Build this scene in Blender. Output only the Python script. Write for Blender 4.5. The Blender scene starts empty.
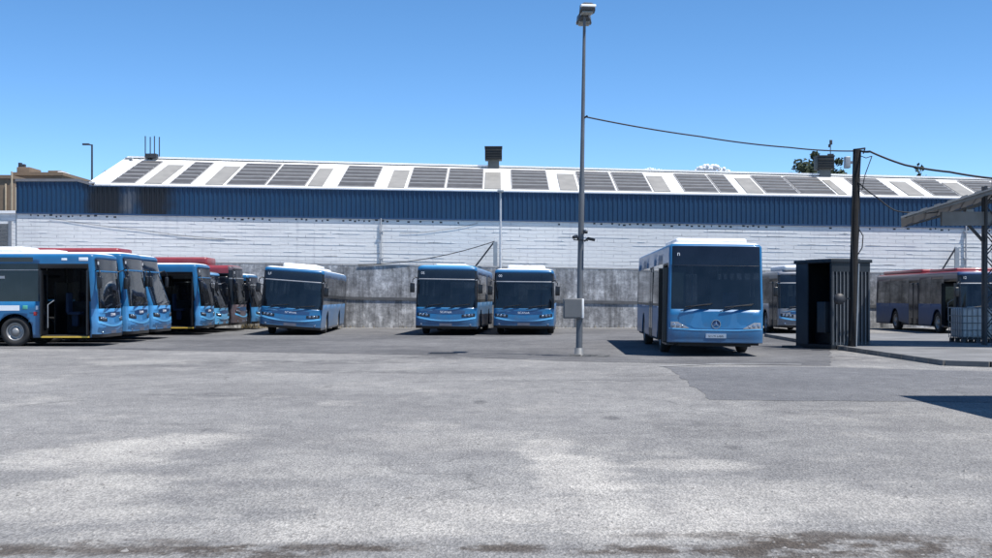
import bpy, bmesh, math, random
from mathutils import Vector, Matrix, Euler
R = math.radians
random.seed(11)
sc = bpy.context.scene
col = sc.collection
H_CAM = 1.6
F = 1240.0

def P(px, py, Y):
    return Vector(((px - 496) / F * Y, Y, H_CAM + (297 - py) / F * Y))
def G(px, py):
    Y = F * H_CAM / (py - 297.0)
    return ((px - 496) / F * Y, Y)

# ------------------------------------------------------------------ render settings
sc.render.engine = 'CYCLES'
sc.view_settings.view_transform = 'Standard'
sc.view_settings.look = 'None'
sc.view_settings.exposure = 0.48
sc.view_settings.gamma = 1.0
sc.view_settings.use_curve_mapping = False
sc.cycles.use_denoising = True
sc.cycles.max_bounces = 8
sc.cycles.transparent_max_bounces = 16

# ------------------------------------------------------------------ materials
MATS = {}
def nodes_of(m):
    m.use_nodes = True
    nt = m.node_tree
    return nt, nt.nodes, nt.links

def mat(name, c, rough=0.6, metal=0.0, var=0.12, vscale=3.0, bump=0.0, bscale=40.0, coat=0.0, dirt=None, dirt_scale=1.2, dirt_amt=0.4, spec=0.5, skirt=False):
    """painted / plain surface with uneven tone, optional dirt blotches and fine bump"""
    if name in MATS: return MATS[name]
    m = bpy.data.materials.new(name)
    nt, N, L = nodes_of(m)
    b = N['Principled BSDF']
    b.inputs['Roughness'].default_value = rough
    b.inputs['Metallic'].default_value = metal
    b.inputs['Specular IOR Level'].default_value = spec
    b.inputs['Coat Weight'].default_value = coat
    b.inputs['Coat Roughness'].default_value = 0.08
    tc = N.new('ShaderNodeTexCoord')
    n = N.new('ShaderNodeTexNoise'); n.inputs['Scale'].default_value = vscale; n.inputs['Detail'].default_value = 6
    L.new(tc.outputs['Object'], n.inputs['Vector'])
    r = N.new('ShaderNodeValToRGB')
    r.color_ramp.elements[0].position = 0.3; r.color_ramp.elements[1].position = 0.7
    r.color_ramp.elements[0].color = (c[0]*(1-var), c[1]*(1-var), c[2]*(1-var), 1)
    r.color_ramp.elements[1].color = (min(1, c[0]*(1+var)), min(1, c[1]*(1+var)), min(1, c[2]*(1+var)), 1)
    L.new(n.outputs['Fac'], r.inputs['Fac'])
    out = r.outputs['Color']
    if dirt:
        n2 = N.new('ShaderNodeTexNoise'); n2.inputs['Scale'].default_value = dirt_scale; n2.inputs['Detail'].default_value = 9; n2.inputs['Roughness'].default_value = 0.7
        L.new(tc.outputs['Object'], n2.inputs['Vector'])
        mr = N.new('ShaderNodeMapRange'); mr.inputs['From Min'].default_value = 0.48; mr.inputs['From Max'].default_value = 0.68
        mr.inputs['To Max'].default_value = dirt_amt
        L.new(n2.outputs['Fac'], mr.inputs['Value'])
        mx = N.new('ShaderNodeMix'); mx.data_type = 'RGBA'
        mx.inputs['B'].default_value = (*dirt, 1)
        L.new(mr.outputs['Result'], mx.inputs['Factor']); L.new(out, mx.inputs['A'])
        out = mx.outputs['Result']
    if skirt:
        sx = N.new('ShaderNodeSeparateXYZ'); L.new(tc.outputs['Object'], sx.inputs[0])
        n5 = N.new('ShaderNodeTexNoise'); n5.inputs['Scale'].default_value = 5; n5.inputs['Detail'].default_value = 7; L.new(tc.outputs['Object'], n5.inputs['Vector'])
        ad = N.new('ShaderNodeMath'); ad.operation = 'MULTIPLY_ADD'; ad.inputs[1].default_value = -.7; L.new(n5.outputs['Fac'], ad.inputs[0]); L.new(sx.outputs['Z'], ad.inputs[2])
        m5 = N.new('ShaderNodeMapRange'); m5.inputs['From Min'].default_value = -.05; m5.inputs['From Max'].default_value = .55; m5.inputs['To Min'].default_value = .38; m5.inputs['To Max'].default_value = 0
        L.new(ad.outputs[0], m5.inputs['Value'])
        x5 = N.new('ShaderNodeMix'); x5.data_type = 'RGBA'; x5.inputs['B'].default_value = (.10, .095, .09, 1)
        L.new(m5.outputs['Result'], x5.inputs['Factor']); L.new(out, x5.inputs['A']); out = x5.outputs['Result']
    L.new(out, b.inputs['Base Color'])
    if bump:
        n3 = N.new('ShaderNodeTexNoise'); n3.inputs['Scale'].default_value = bscale; n3.inputs['Detail'].default_value = 4
        L.new(tc.outputs['Object'], n3.inputs['Vector'])
        bp = N.new('ShaderNodeBump'); bp.inputs['Strength'].default_value = bump; bp.inputs['Distance'].default_value = 0.02
        L.new(n3.outputs['Fac'], bp.inputs['Height']); L.new(bp.outputs['Normal'], b.inputs['Normal'])
    MATS[name] = m
    return m

def glass(name, tint, rough=0.04, refl=1.0):
    if name in MATS: return MATS[name]
    m = bpy.data.materials.new(name)
    nt, N, L = nodes_of(m)
    N.remove(N['Principled BSDF'])
    t = N.new('ShaderNodeBsdfTransparent'); t.inputs['Color'].default_value = (*tint, 1)
    g = N.new('ShaderNodeBsdfGlossy'); g.inputs['Roughness'].default_value = rough
    g.inputs['Color'].default_value = (refl, refl, refl, 1)
    f = N.new('ShaderNodeFresnel'); f.inputs['IOR'].default_value = 1.52
    d = N.new('ShaderNodeBsdfDiffuse')
    # thin film of dust on the pane
    tc = N.new('ShaderNodeTexCoord'); n = N.new('ShaderNodeTexNoise'); n.inputs['Scale'].default_value = 2.5; n.inputs['Detail'].default_value = 8
    L.new(tc.outputs['Object'], n.inputs['Vector'])
    d.inputs['Color'].default_value = (0.16, 0.2, 0.27, 1)
    mr = N.new('ShaderNodeMapRange'); mr.inputs['From Min'].default_value = 0.35; mr.inputs['From Max'].default_value = 0.7
    mr.inputs['To Min'].default_value = 0.015; mr.inputs['To Max'].default_value = 0.05
    L.new(n.outputs['Fac'], mr.inputs['Value'])
    a = N.new('ShaderNodeMixShader'); L.new(mr.outputs['Result'], a.inputs[0]); L.new(t.outputs[0], a.inputs[1]); L.new(d.outputs[0], a.inputs[2])
    x = N.new('ShaderNodeMixShader'); L.new(f.outputs[0], x.inputs[0]); L.new(a.outputs[0], x.inputs[1]); L.new(g.outputs[0], x.inputs[2])
    L.new(x.outputs[0], N['Material Output'].inputs['Surface'])
    MATS[name] = m
    return m

DUST = (0.30, 0.28, 0.25)
bus_blue = mat('bus_blue', (0.012, 0.125, 0.29), 0.38, var=0.08, coat=0.3, dirt=(0.05, 0.12, 0.23), dirt_amt=0.5, skirt=True)
bus_blue_dark = mat('bus_blue_dark', (0.010, 0.05, 0.15), 0.35, var=0.06, coat=0.4, dirt=(0.05, 0.09, 0.17), dirt_amt=0.5)
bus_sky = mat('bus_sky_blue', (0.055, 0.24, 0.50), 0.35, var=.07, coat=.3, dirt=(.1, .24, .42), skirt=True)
bus_cyan = mat('bus_cyan', (0.11, 0.36, 0.62), 0.3, var=0.05, coat=0.5)
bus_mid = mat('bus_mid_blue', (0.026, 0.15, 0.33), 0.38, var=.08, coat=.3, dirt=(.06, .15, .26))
bus_white = mat('bus_roof_white', (0.78, 0.79, 0.80), 0.45, var=0.05, dirt=(0.5, 0.48, 0.44), dirt_amt=0.5)
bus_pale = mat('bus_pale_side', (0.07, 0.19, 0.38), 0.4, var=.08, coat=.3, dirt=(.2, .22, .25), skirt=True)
bus_maroon_grey = mat('bus_maroon_grey', (0.10, 0.075, 0.085), 0.35, var=.1, coat=.3, skirt=True)
bus_grey = mat('bus_grey', (0.13, 0.14, 0.155), 0.4, var=0.08, coat=0.3, dirt=(0.12, 0.12, 0.12))
bus_silver = mat('bus_silver', (0.20, 0.21, 0.24), 0.35, var=0.07, coat=0.4, dirt=(0.25, 0.25, 0.25), skirt=True)
bus_red = mat('bus_red', (0.24, 0.03, 0.04), 0.4, var=0.1, coat=0.3, dirt=(0.24, 0.07, 0.07))
bus_navy = mat('bus_navy', (0.03, 0.07, 0.165), 0.5, var=0.07, coat=0.0, dirt=(0.04, 0.07, 0.14), spec=.3, skirt=True)
black = mat('black_trim', (0.012, 0.013, 0.016), 0.35, var=0.2)
rubber = mat('tyre_rubber', (0.022, 0.022, 0.023), 0.85, var=0.25, bump=0.3)
rim_m = mat('rim_steel', (0.33, 0.33, 0.33), 0.5, metal=0.5, var=0.2, dirt=(0.06, 0.05, 0.05))
inner = mat('bus_interior', (0.02, 0.022, 0.026), 0.8)
dash_m = mat('dash_plastic', (0.06, 0.063, 0.068), 0.7)
seat_m = mat('seat_fabric', (0.03, 0.05, 0.10), 0.9)
yellow = mat('step_yellow', (0.62, 0.42, 0.06), 0.6)
trimgrey = mat('trim_grey', (0.22, 0.24, 0.27), 0.45)
lampglass = mat('headlamp_glass', (0.30, 0.34, 0.40), 0.12, metal=0.7)
white_p = mat('white_print', (0.8, 0.82, 0.85), 0.5, var=0.03)
amber = mat('amber_lens', (0.6, 0.22, 0.03), 0.2)
redlens = mat('red_lens', (0.4, 0.02, 0.02), 0.2)
greenlens = mat('green_print', (0.10, 0.4, 0.3), 0.4)
plate_d = mat('plate_dusty', (0.12, 0.13, 0.17), 0.6)
screen_g = glass('windscreen_glass', (0.36, 0.42, 0.47))
window_g = glass('window_glass', (0.10, 0.115, 0.13))
disp_m = mat('display_glass', (0.009, 0.012, 0.02), 0.09, var=0.2)
steel_l = mat('galvanised_steel', (0.30, 0.32, 0.34), 0.5, metal=0.35, var=0.12)
steel_d = mat('dark_steel', (0.035, 0.04, 0.048), 0.55, metal=0.2, var=0.2, dirt=(0.08, 0.06, 0.05))
concrete = mat('concrete_light', (0.36, 0.35, 0.34), 0.9, var=0.15, vscale=2, bump=0.3, dirt=(0.2, 0.19, 0.18))
roof_white = mat('roof_sheet_white', (0.80, 0.80, 0.79), 0.5, var=0.04, vscale=0.6, dirt=(0.6, 0.6, 0.58), dirt_scale=0.5)
skylight_m = mat('skylight_sheet', (0.27, 0.258, 0.235), 0.5, var=0.12, vscale=1.5, dirt=(0.2, 0.19, 0.175), dirt_scale=0.8)
panel_m = mat('panel_dark', (0.072, 0.068, 0.066), 0.5, var=0.2, vscale=1.0, dirt=(0.14, 0.14, 0.14))
panel_line = mat('panel_line', (0.30, 0.29, 0.28), 0.4, var=0.1)
cable_m = mat('cable_black', (0.015, 0.016, 0.018), 0.6)
bark = mat('bark', (0.09, 0.065, 0.045), 0.9, bump=0.5)
brownwall = mat('brown_stucco', (0.20, 0.145, 0.10), 0.9, var=0.1, bump=0.2)
tanwall = mat('tan_stucco', (0.42, 0.34, 0.24), 0.9, var=0.1)

# ------------------------------------------------------------------ mesh builder
class MB:
    def __init__(s): s.v = []; s.f = []; s.m = []; s.sm = []
    def face(s, pts, mi=0, smooth=False):
        i = len(s.v); s.v += [Vector(p) for p in pts]
        s.f.append(list(range(i, i + len(pts)))); s.m.append(mi); s.sm.append(smooth)
    def raw(s, V, Fs, mi=0, smooth=False):
        i = len(s.v); s.v += [Vector(p) for p in V]
        for f in Fs:
            s.f.append([i + k for k in f]); s.m.append(mi); s.sm.append(smooth)
    def box(s, lo, hi, mi=0, bev=0.0, mtx=None):
        x0, y0, z0 = lo; x1, y1, z1 = hi
        bm = bmesh.new()
        r = bmesh.ops.create_cube(bm, size=1)
        for v in bm.verts:
            v.co = Vector((x0 + (v.co.x + .5) * (x1 - x0), y0 + (v.co.y + .5) * (y1 - y0), z0 + (v.co.z + .5) * (z1 - z0)))
        if bev: bmesh.ops.bevel(bm, geom=bm.edges[:], offset=bev, segments=2, affect='EDGES', profile=0.6)
        if mtx is not None: bm.transform(mtx)
        bm.verts.index_update()
        s.raw([v.co.copy() for v in bm.verts], [[v.index for v in f.verts] for f in bm.faces], mi, bool(bev))
        bm.free()
    def tube(s, pts, r, n=8, mi=0, cap=True):
        pts = [Vector(p) for p in pts]
        rs = r if isinstance(r, (list, tuple)) else [r] * len(pts)
        V = []; Fs = []
        up = None
        for i, p in enumerate(pts):
            d = (pts[min(i + 1, len(pts) - 1)] - pts[max(i - 1, 0)]).normalized()
            if up is None:
                up = d.orthogonal().normalized()
            else:
                up = (up - d * up.dot(d)).normalized()
            w = d.cross(up)
            for k in range(n):
                a = 2 * math.pi * k / n
                V.append(p + (up * math.cos(a) + w * math.sin(a)) * rs[i])
        for i in range(len(pts) - 1):
            for k in range(n):
                k2 = (k + 1) % n
                Fs.append([i * n + k, i * n + k2, (i + 1) * n + k2, (i + 1) * n + k])
        s.raw(V, Fs, mi, True)
        if cap:
            s.face(V[:n][::-1], mi); s.face(V[-n:], mi)
    def bar(s, a, b, w, h, mi=0):
        a = Vector(a); b = Vector(b); d = (b - a); L = d.length; d.normalize()
        q = d.to_track_quat('X', 'Z').to_matrix().to_4x4()
        s.box((0, -w / 2, -h / 2), (L, w / 2, h / 2), mi, 0, Matrix.Translation(a) @ q)
    def lathe(s, prof, axis='x', n=28, mi=0, center=(0, 0, 0)):
        V = []; Fs = []; c = Vector(center)
        for (a, r) in prof:
            for k in range(n):
                t = 2 * math.pi * k / n
                q = Vector((a, r * math.cos(t), r * math.sin(t)))
                if axis == 'z': q = Vector((r * math.cos(t), r * math.sin(t), a))
                if axis == 'y': q = Vector((r * math.sin(t), a, r * math.cos(t)))
                V.append(c + q)
        for i in range(len(prof) - 1):
            for k in range(n):
                k2 = (k + 1) % n
                Fs.append([i * n + k, i * n + k2, (i + 1) * n + k2, (i + 1) * n + k])
        s.raw(V, Fs, mi, True)
    def mesh(s, name, mats):
        me = bpy.data.meshes.new(name)
        me.from_pydata([tuple(p) for p in s.v], [], s.f)
        for m in (mats if isinstance(mats, (list, tuple)) else [mats]): me.materials.append(m)
        me.polygons.foreach_set('material_index', s.m)
        me.polygons.foreach_set('use_smooth', s.sm)
        me.update()
        return me
    def build(s, name, mats, parent=None, weld=False, loc=None):
        me = s.mesh(name, mats)
        if weld:
            bm = bmesh.new(); bm.from_mesh(me); bmesh.ops.remove_doubles(bm, verts=bm.verts, dist=1e-5)
            bm.to_mesh(me); bm.free()
        return link(name, me, parent, loc)

def link(name, data, parent=None, loc=None):
    o = bpy.data.objects.new(name, data); col.objects.link(o)
    if parent: o.parent = parent
    if loc is not None: o.location = loc
    return o
def tag(o, label=None, cat=None, group=None, kind=None):
    if label: o['label'] = label
    if cat: o['category'] = cat
    if group: o['group'] = group
    if kind: o['kind'] = kind
    return o
def empty(name, loc=(0, 0, 0), rz=0.0):
    o = link(name, None, None, loc); o.rotation_euler = (0, 0, rz); o.empty_display_size = 0.3
    return o
def text(name, s, size, m, parent, loc, rot, extrude=0.002, align='CENTER', xs=1.0):
    c = bpy.data.curves.new(name, 'FONT'); c.body = s; c.size = size; c.extrude = extrude
    c.align_x = align; c.align_y = 'CENTER'
    t = bpy.data.objects.new(name + '_tmp', c); col.objects.link(t)
    bpy.context.view_layer.update()
    me = bpy.data.meshes.new_from_object(t.evaluated_get(bpy.context.evaluated_depsgraph_get()))
    bpy.data.objects.remove(t); bpy.data.curves.remove(c)
    me.materials.clear(); me.materials.append(m); me.name = name
    o = link(name, me, parent, loc); o.rotation_euler = rot; o.scale = (xs, 1, 1)
    return o

# ------------------------------------------------------------------ buses
HW = 1.275
# wheel meshes shared by every bus
_w = MB()
_w.lathe([(-.14, .29), (-.14, .42), (-.12, .455), (-.09, .475), (-.03, .48), (.03, .48), (.09, .475), (.12, .455), (.14, .42), (.14, .29), (.06, .29), (-.06, .29), (-.14, .29)], n=36)
TYRE = _w.mesh('wheel', rubber)
_w = MB()
_w.lathe([(-.10, .295), (.125, .295), (.132, .285), (.125, .262), (.05, .245), (.035, .2), (.05, .13), (.11, .115), (.135, .09), (.14, .03), (.14, .001)], n=30)
for k in range(10):
    a = k * math.pi / 5
    _w.tube([(.04, .165 * math.cos(a), .165 * math.sin(a)), (.075, .165 * math.cos(a), .165 * math.sin(a))], .016, 6)
RIM = _w.mesh('rim', rim_m)

def make_bus(label, loc, rz, group='buses parked in the depot yard', H=2.85, L=12.0, paint=None, upper=None, roof=None,
             style='swoosh', rake=0.16, open_door=False, pod=None, route='00', plate='', roll=0.0, mirrors=True,
             side_sign=False, detail=True, emblem=None, tanks=None, seats=True, shell_black=True, pods=None, cat='bus', sill=None, side=None, front=None):
    paint = paint or bus_blue; upper = upper or paint; roof = roof or bus_white
    root = empty('bus', loc, rz); tag(root, label, cat, group)
    parts = []
    def B(mb, name, mats, parent=None, weld=False):
        o = mb.build(name, mats, parent or root, weld)
        if parent is None: parts.append(o)
        return o
    k = H / 2.85
    cit = style == 'smooth'
    if cit:
        zb, zs0, zs1, zd0, zd1, zw0, zw1 = .37, 1.265, 2.44, 2.445, 2.96, 1.32, 2.52
        wsx = 1.2
    else:
        zb = .29; zs0, zs1, zd0, zd1, zw0, zw1 = [q * k for q in (1.14, 2.25, 2.30, 2.64, 1.36, 2.5)]
        zs0 = max(zs0, 1.1)
        wsx = 1.19
    d, ex = (.30, 4.0) if not cit else (.26, 5.0)
    def yf(x):
        t = min(1, abs(x) / HW)
        return d * (1 - (1 - t ** ex) ** (1 / ex)) + 0.0
    def rk(z):
        q = 0.0
        q += .03 * max(0, min(1, (.62 - z) / .12))
        if z > zs0: q += rake * min(1.25, (z - zs0) / (zs1 - zs0))
        else: q -= 0.05 * max(0, min(1, (.95 - z) / .33))
        return q
    def inset(z):
        e = z - (H - .14)
        if e <= 0: return .035 * max(0, (z - zw0) / (H - zw0))
        t = min(1, e / .14)
        return .035 + .30 * (1 - math.sqrt(max(0, 1 - t * t)))
    def pos(x, y, z):
        if y < .9: y = y + rk(z) * (1 - max(0, y) / .9)
        ins = inset(z)
        return Vector((x * (1 - ins / HW), (y - L / 2) * (1 - ins / (L / 2)) + L / 2, z))
    def fy(x, z):
        p = pos(x, yf(x), z); return p
    yw1, yw2 = 2.78, 8.75 * L / 12
    dz1 = min(2.36 * k, zd0 + .1) if not cit else 2.45
    door1 = (.36, 1.95 if not cit else 1.75); door2 = (5.15, 6.5)
    wl = [(2.02, 3.55), (3.6, 5.05), (6.6, 7.95), (8.0, 9.35), (9.4, L - .5)]
    wr = [(.5, 1.95), (2.02, 3.55), (3.6, 5.1), (5.15, 6.55), (6.6, 7.95), (8.0, 9.35), (9.4, L - .5)]
    ys = {d, L - .25, .36}
    for a, b in [door1, door2] + wl + wr: ys |= {a, b}
    ys |= {(door1[0] + door1[1]) / 2, (door2[0] + door2[1]) / 2}
    for yw in (yw1, yw2):
        for i in range(-8, 9): ys.add(yw + .6 * math.sin(i / 8 * math.pi / 2))
    ys = sorted(y for y in ys if y >= d)
    yy = [ys[0]]
    for y in ys[1:]:
        if y - yy[-1] > 0.012: yy.append(y)
    ys = yy
    fx = [0, .15, .35, .55, .75, .9, 1.0, 1.08, 1.14, wsx, 1.235, 1.258, 1.27]
    fx = sorted({-q for q in fx} | set(fx))
    st = [('F', x, x, yf(x)) for x in fx]
    st += [('R', y, HW, y) for y in ys]
    rr = .25
    for a in (15, 35, 55, 75): st.append(('C', 0, HW - rr + rr * math.cos(R(a)), L - rr + rr * math.sin(R(a))))
    for x in (1.0, .9, .3, -.3, -.9, -1.0): st.append(('B', x, x, L))
    for a in (105, 125, 145, 165): st.append(('C', 0, -HW + rr + rr * math.cos(R(a)), L - rr + rr * math.sin(R(a))))
    st += [('L', y, -HW, y) for y in reversed(ys)]
    zl = sorted({zb, .40, .50, .62, .8, .95, 1.09, zs0, zs1, zd0, zd1, zw0, zw1, dz1, 1.75, 2.1, H - .14, H - .10, H - .055, H - .022, H - .005, H})
    z2 = [zl[0]]
    for z in zl[1:]:
        if z - z2[-1] > .0045: z2.append(z)
    zl = z2
    def arch(y):
        m = 0
        for yw in (yw1, yw2):
            e = .6 ** 2 - (y - yw) ** 2
            if e > 0: m = max(m, .46 + math.sqrt(e))
        return m
    def vpos(s_, z):
        seg, q, x, y = s_
        if seg in 'LR' and z < 1.09: z = max(z, min(1.085, arch(y)))
        return pos(x, y, z)
    cells = {}
    nst = len(st)
    for i in range(nst):
        a = st[i]; b = st[(i + 1) % nst]
        seg = a[0]
        if seg == 'F' and b[0] == 'R': q = HW
        elif seg == 'L' and b[0] == 'F': seg, q = 'F', -HW
        elif a[0] != b[0]: seg, q = 'C', 0
        else: q = (a[1] + b[1]) / 2
        for j in range(len(zl) - 1):
            z = (zl[j] + zl[j + 1]) / 2
            key = ('body', 0)
            if z > H - .06: key = ('roof', 0)
            elif z > zw1 and seg != 'F': key = ('body', 3)
            elif seg == 'F':
                ax = abs(q)
                if z < zs0: key = ('body', 5)
                if z < .38 and not cit: key = ('body', 1)
                if zs0 < z < zs1: key = ('windscreen', 0) if ax < wsx else ('body', 1 if shell_black and not cit else 0)
                elif zs1 < z < zd0: key = ('body', (2 if shell_black else 0) if not cit else 1)
                elif zd0 < z < zd1: key = ('destination_display', 0) if ax < wsx else ('body', 1 if shell_black and not cit else 0)
            elif seg == 'L':
                for dn, dd in enumerate((door1, door2)):
                    if dd[0] < q < dd[1] and z < dz1:
                        if dn == 0 and open_door: key = ('open', 0)
                        else: key = ('door%d%d' % (dn, q > sum(dd) / 2), 0)
                if key == ('body', 0) and zw0 < z < zw1:
                    key = ('body', 1)
                    for n_, (a_, b_) in enumerate(wl):
                        if a_ < q < b_: key = ('wl%d' % n_, 0)
            elif seg == 'R':
                if z < zw0: key = ('body', 4)
                if zw0 < z < zw1:
                    key = ('body', 1)
                    for n_, (a_, b_) in enumerate(wr):
                        if a_ < q < b_: key = ('wr%d' % n_, 0)
            elif seg == 'B':
                if 1.5 < z < zd0 and abs(q) < .95: key = ('rear_window', 0)
            if key[0] == 'open': continue
            pts = [vpos(a, zl[j]), vpos(b, zl[j]), vpos(b, zl[j + 1]), vpos(a, zl[j + 1])]
            if (pts[0] - pts[3]).length < .004 and (pts[1] - pts[2]).length < .004: continue
            cells.setdefault(key[0], MB()).face(pts, key[1], True)
    cells['roof'].face([vpos(s_, zl[-1]) for s_ in st], 0, False)
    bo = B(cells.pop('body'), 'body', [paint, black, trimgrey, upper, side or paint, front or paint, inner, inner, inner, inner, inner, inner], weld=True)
    so = bo.modifiers.new('wall', 'SOLIDIFY'); so.thickness = .04; so.offset = -1; so.material_offset = 6; so.material_offset_rim = 0
    ro = B(cells.pop('roof'), 'roof', [roof, inner], weld=True)
    so = ro.modifiers.new('wall', 'SOLIDIFY'); so.thickness = .03; so.offset = -1; so.material_offset = 1
    for key, mb in cells.items():
        if key == 'windscreen':
            ws = B(mb, 'windscreen', screen_g, weld=True)
        elif key == 'destination_display':
            ds = B(mb, 'destination_display', disp_m, weld=True)
        elif key.startswith('door'):
            do = B(mb, 'door', [black], weld=True)
            so = do.modifiers.new('leaf', 'SOLIDIFY'); so.thickness = .03; so.offset = -1
            # glass of the leaf
            ysd = [v.y for v in mb.v]; a_, b_ = min(ysd), max(ysd)
            g = MB(); xx = -HW + .012
            g.box((-HW - .004, a_ + .08, .62), (-HW + .01, b_ - .08, dz1 - .1), 0)
            g.build('pane', disp_m, do)
        else:
            B(mb, 'window' if key != 'rear_window' else 'rear_window', window_g, weld=True)
    # helper for plates lying on the curved front
    def patch(x0, x1, lo, hi, off=.008, n=10, mi=0, mb=None):
        mb = mb or MB()
        lo_ = lo if callable(lo) else (lambda x: lo); hi_ = hi if callable(hi) else (lambda x: hi)
        for i in range(n):
            xa = x0 + (x1 - x0) * i / n; xb = x0 + (x1 - x0) * (i + 1) / n
            f = []
            for (x, z) in ((xa, lo_(xa)), (xb, lo_(xb)), (xb, hi_(xb)), (xa, hi_(xa))):
                p = fy(x, z); f.append(p - Vector((0, off, 0)))
            bk = [q + Vector((0, off + .01, 0)) for q in f]
            mb.face(f, mi, True)
            mb.face([f[1], f[0], bk[0], bk[1]], mi); mb.face([f[3], f[2], bk[2], bk[3]], mi)
            if i == 0: mb.face([f[0], f[3], bk[3], bk[0]], mi)
            if i == n - 1: mb.face([f[2], f[1], bk[1], bk[2]], mi)
        return mb
    def disc(x, z, r, off, mb, mi=0, n=18):
        c = fy(x, z) - Vector((0, off, 0))
        mb.lathe([(.02, r), (0, r), (-.004, r * .9), (-.006, .001)], 'y', n, mi, c)
    # ---- front
    if style == 'swoosh':
        B(patch(-.78, .78, lambda x: .86 * k + .06 * abs(x), lambda x: 1.04 * k - .02 * abs(x), .006, 12), 'grille', bus_blue_dark)
        sw = patch(-1.24, 1.24, lambda x: .585 * k + .13 * (abs(x) / 1.24) ** 2.2, lambda x: .635 * k + .17 * (abs(x) / 1.24) ** 2.2, .012, 28)
        B(sw, 'bumper_trim', bus_cyan)
        B(patch(-1.15, -.5, lambda x: 1.0 * k + .02 * (x + 1.15), lambda x: 1.0 * k + .045 * min(1, (x + 1.15) * 2, (-.45 - x) * 4), .01, 8), 'bumper_trim', bus_cyan)
        if front:  # livery shapes in two blues on the lower front
            B(patch(-1.24, 1.24, lambda x: .40 * k + .02 * abs(x), lambda x: .565 * k + .13 * (abs(x) / 1.24) ** 2.2 - .11 * max(0, math.sin(x * 4)), .008, 28), 'livery_reflection_panel', bus_blue)
            B(patch(.1, 1.1, lambda x: .70 * k + .08 * x, lambda x: .84 * k + .10 * math.sin((x - .1) * 3.1), .007, 14), 'livery_reflection_panel', bus_mid)
        for s_ in (-1, 1):
            hl = B(patch(s_ * .66, s_ * 1.2, lambda x: .735 * k + .03 * abs(x), lambda x: .80 * k + .10 * abs(x) , .012, 8) if s_ > 0 else patch(-1.2, -.66, lambda x: .735 * k + .03 * abs(x), lambda x: .80 * k + .10 * abs(x), .012, 8), 'headlight', black)
            lm = MB(); disc(s_ * .80, .825 * k, .055, .014, lm); disc(s_ * .95, .835 * k, .06, .014, lm); disc(s_ * 1.08, .85 * k, .05, .014, lm)
            lm.build('lamp', lampglass, hl)
            lm = MB(); disc(s_ * 1.02, .46, .045, .01, lm); B(lm, 'fog_light', lampglass)
        pp = B(patch(-.26, .26, .405, .515, .014, 4), 'number_plate', plate_d)
        if emblem != ' ': parts.append(text('emblem', emblem or 'SCANIA', .12, white_p, root, fy(0, .95 * k) - Vector((0, .012, 0)), (R(90), 0, 0), xs=1.15))
    else:
        ed = patch(-1.245, 1.245, lambda x: .70 + .05 * max(0, abs(x) - .55), lambda x: .725 + .05 * max(0, abs(x) - .55), .016, 26)
        B(ed, 'bumper_trim', bus_cyan)
        # service flap outline, a shallow raised panel
        B(patch(-.98, .98, lambda x: .74 + .28 * max(0, abs(x) - .45), lambda x: 1.215 - .04 * abs(x), .004, 22), 'service_flap', bus_blue)
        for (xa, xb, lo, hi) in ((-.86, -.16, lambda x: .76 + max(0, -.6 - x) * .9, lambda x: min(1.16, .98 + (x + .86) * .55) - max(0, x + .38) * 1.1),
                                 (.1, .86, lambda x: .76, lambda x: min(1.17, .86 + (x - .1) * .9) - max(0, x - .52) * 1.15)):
            B(patch(xa, xb, lo, hi, .007, 14), 'livery_reflection_panel', bus_mid)  # paler blue shapes painted in to imitate reflections on the lower front
        for s_ in (-1, 1):
            x0, x1 = (.72, 1.2) if s_ > 0 else (-1.2, -.72)
            hi = lambda x: .765 + .16 * min(1, (abs(x) - .72) / .3)
            hl = B(patch(x0, x1, .755, hi, .016, 8), 'headlight', trimgrey)
            lm = MB(); disc(s_ * 1.12, .835, .055, .02, lm); disc(s_ * 1.0, .825, .05, .02, lm); disc(s_ * .89, .805, .035, .02, lm)
            lm.build('lamp', lampglass, hl)
        em = MB(); c = fy(0, .87) - Vector((0, .018, 0))
        disc(0, .87, .125, .012, em)
        st_o = B(em, 'emblem', bus_navy)
        em = MB()
        for q in range(24):
            a0, a1 = q * math.pi / 12, (q + 1) * math.pi / 12
            em.bar(c + Vector((math.sin(a0) * .115, -.006, math.cos(a0) * .115)), c + Vector((math.sin(a1) * .115, -.006, math.cos(a1) * .115)), .012, .016)
        for q in range(3):
            a = q * 2 * math.pi / 3
            t = c + Vector((math.sin(a) * .112, -.008, math.cos(a) * .112)); w = Vector((math.cos(a), 0, -math.sin(a))) * .022
            em.face([c + w + Vector((0, -.008, 0)), t, c - w + Vector((0, -.008, 0))])
            em.face([c + Vector((0, -.02, 0)), t, c + w + Vector((0, -.008, 0))]); em.face([c - w + Vector((0, -.008, 0)), t, c + Vector((0, -.02, 0))])
        em.build('star', lampglass, st_o)
        pl = B(patch(-.27, .27, .50, .615, .016, 4), 'number_plate', white_p)
        text('plate_letters', plate, .105, black, pl, fy(0, .557) - Vector((0, .019, 0)), (R(90), 0, 0), .001, xs=.92)
    # display digits
    tz = (zd0 + zd1) / 2
    if route:
        p = fy(-1.0, tz + .03); xx = -1.0
        rd = math.atan2(rake, (zs1 - zs0))
        text('route_letters', route, .15 if not cit else .17, white_p, ds, (xx, fy(xx, tz + .05).y - .012, tz + .05), (R(90) + 0 * rd, 0, 0))
    # wipers
    for x0, x1 in ((-.95, -.15), (.1, .95)):
        w = MB(); z0 = zs0 + .03
        w.tube([fy(x0, zs0 - .05) - Vector((0, .03, 0)), fy((x0 + x1) / 2, z0 + .06) - Vector((0, .05, 0)), fy(x1, z0 + .10) - Vector((0, .035, 0))], .012, 5)
        w.tube([fy(x0 + .12, z0 + .03) - Vector((0, .022, 0)), fy(x1 + .05, z0 + .13) - Vector((0, .022, 0))], .012, 5)
        B(w, 'wiper', black)
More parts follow.
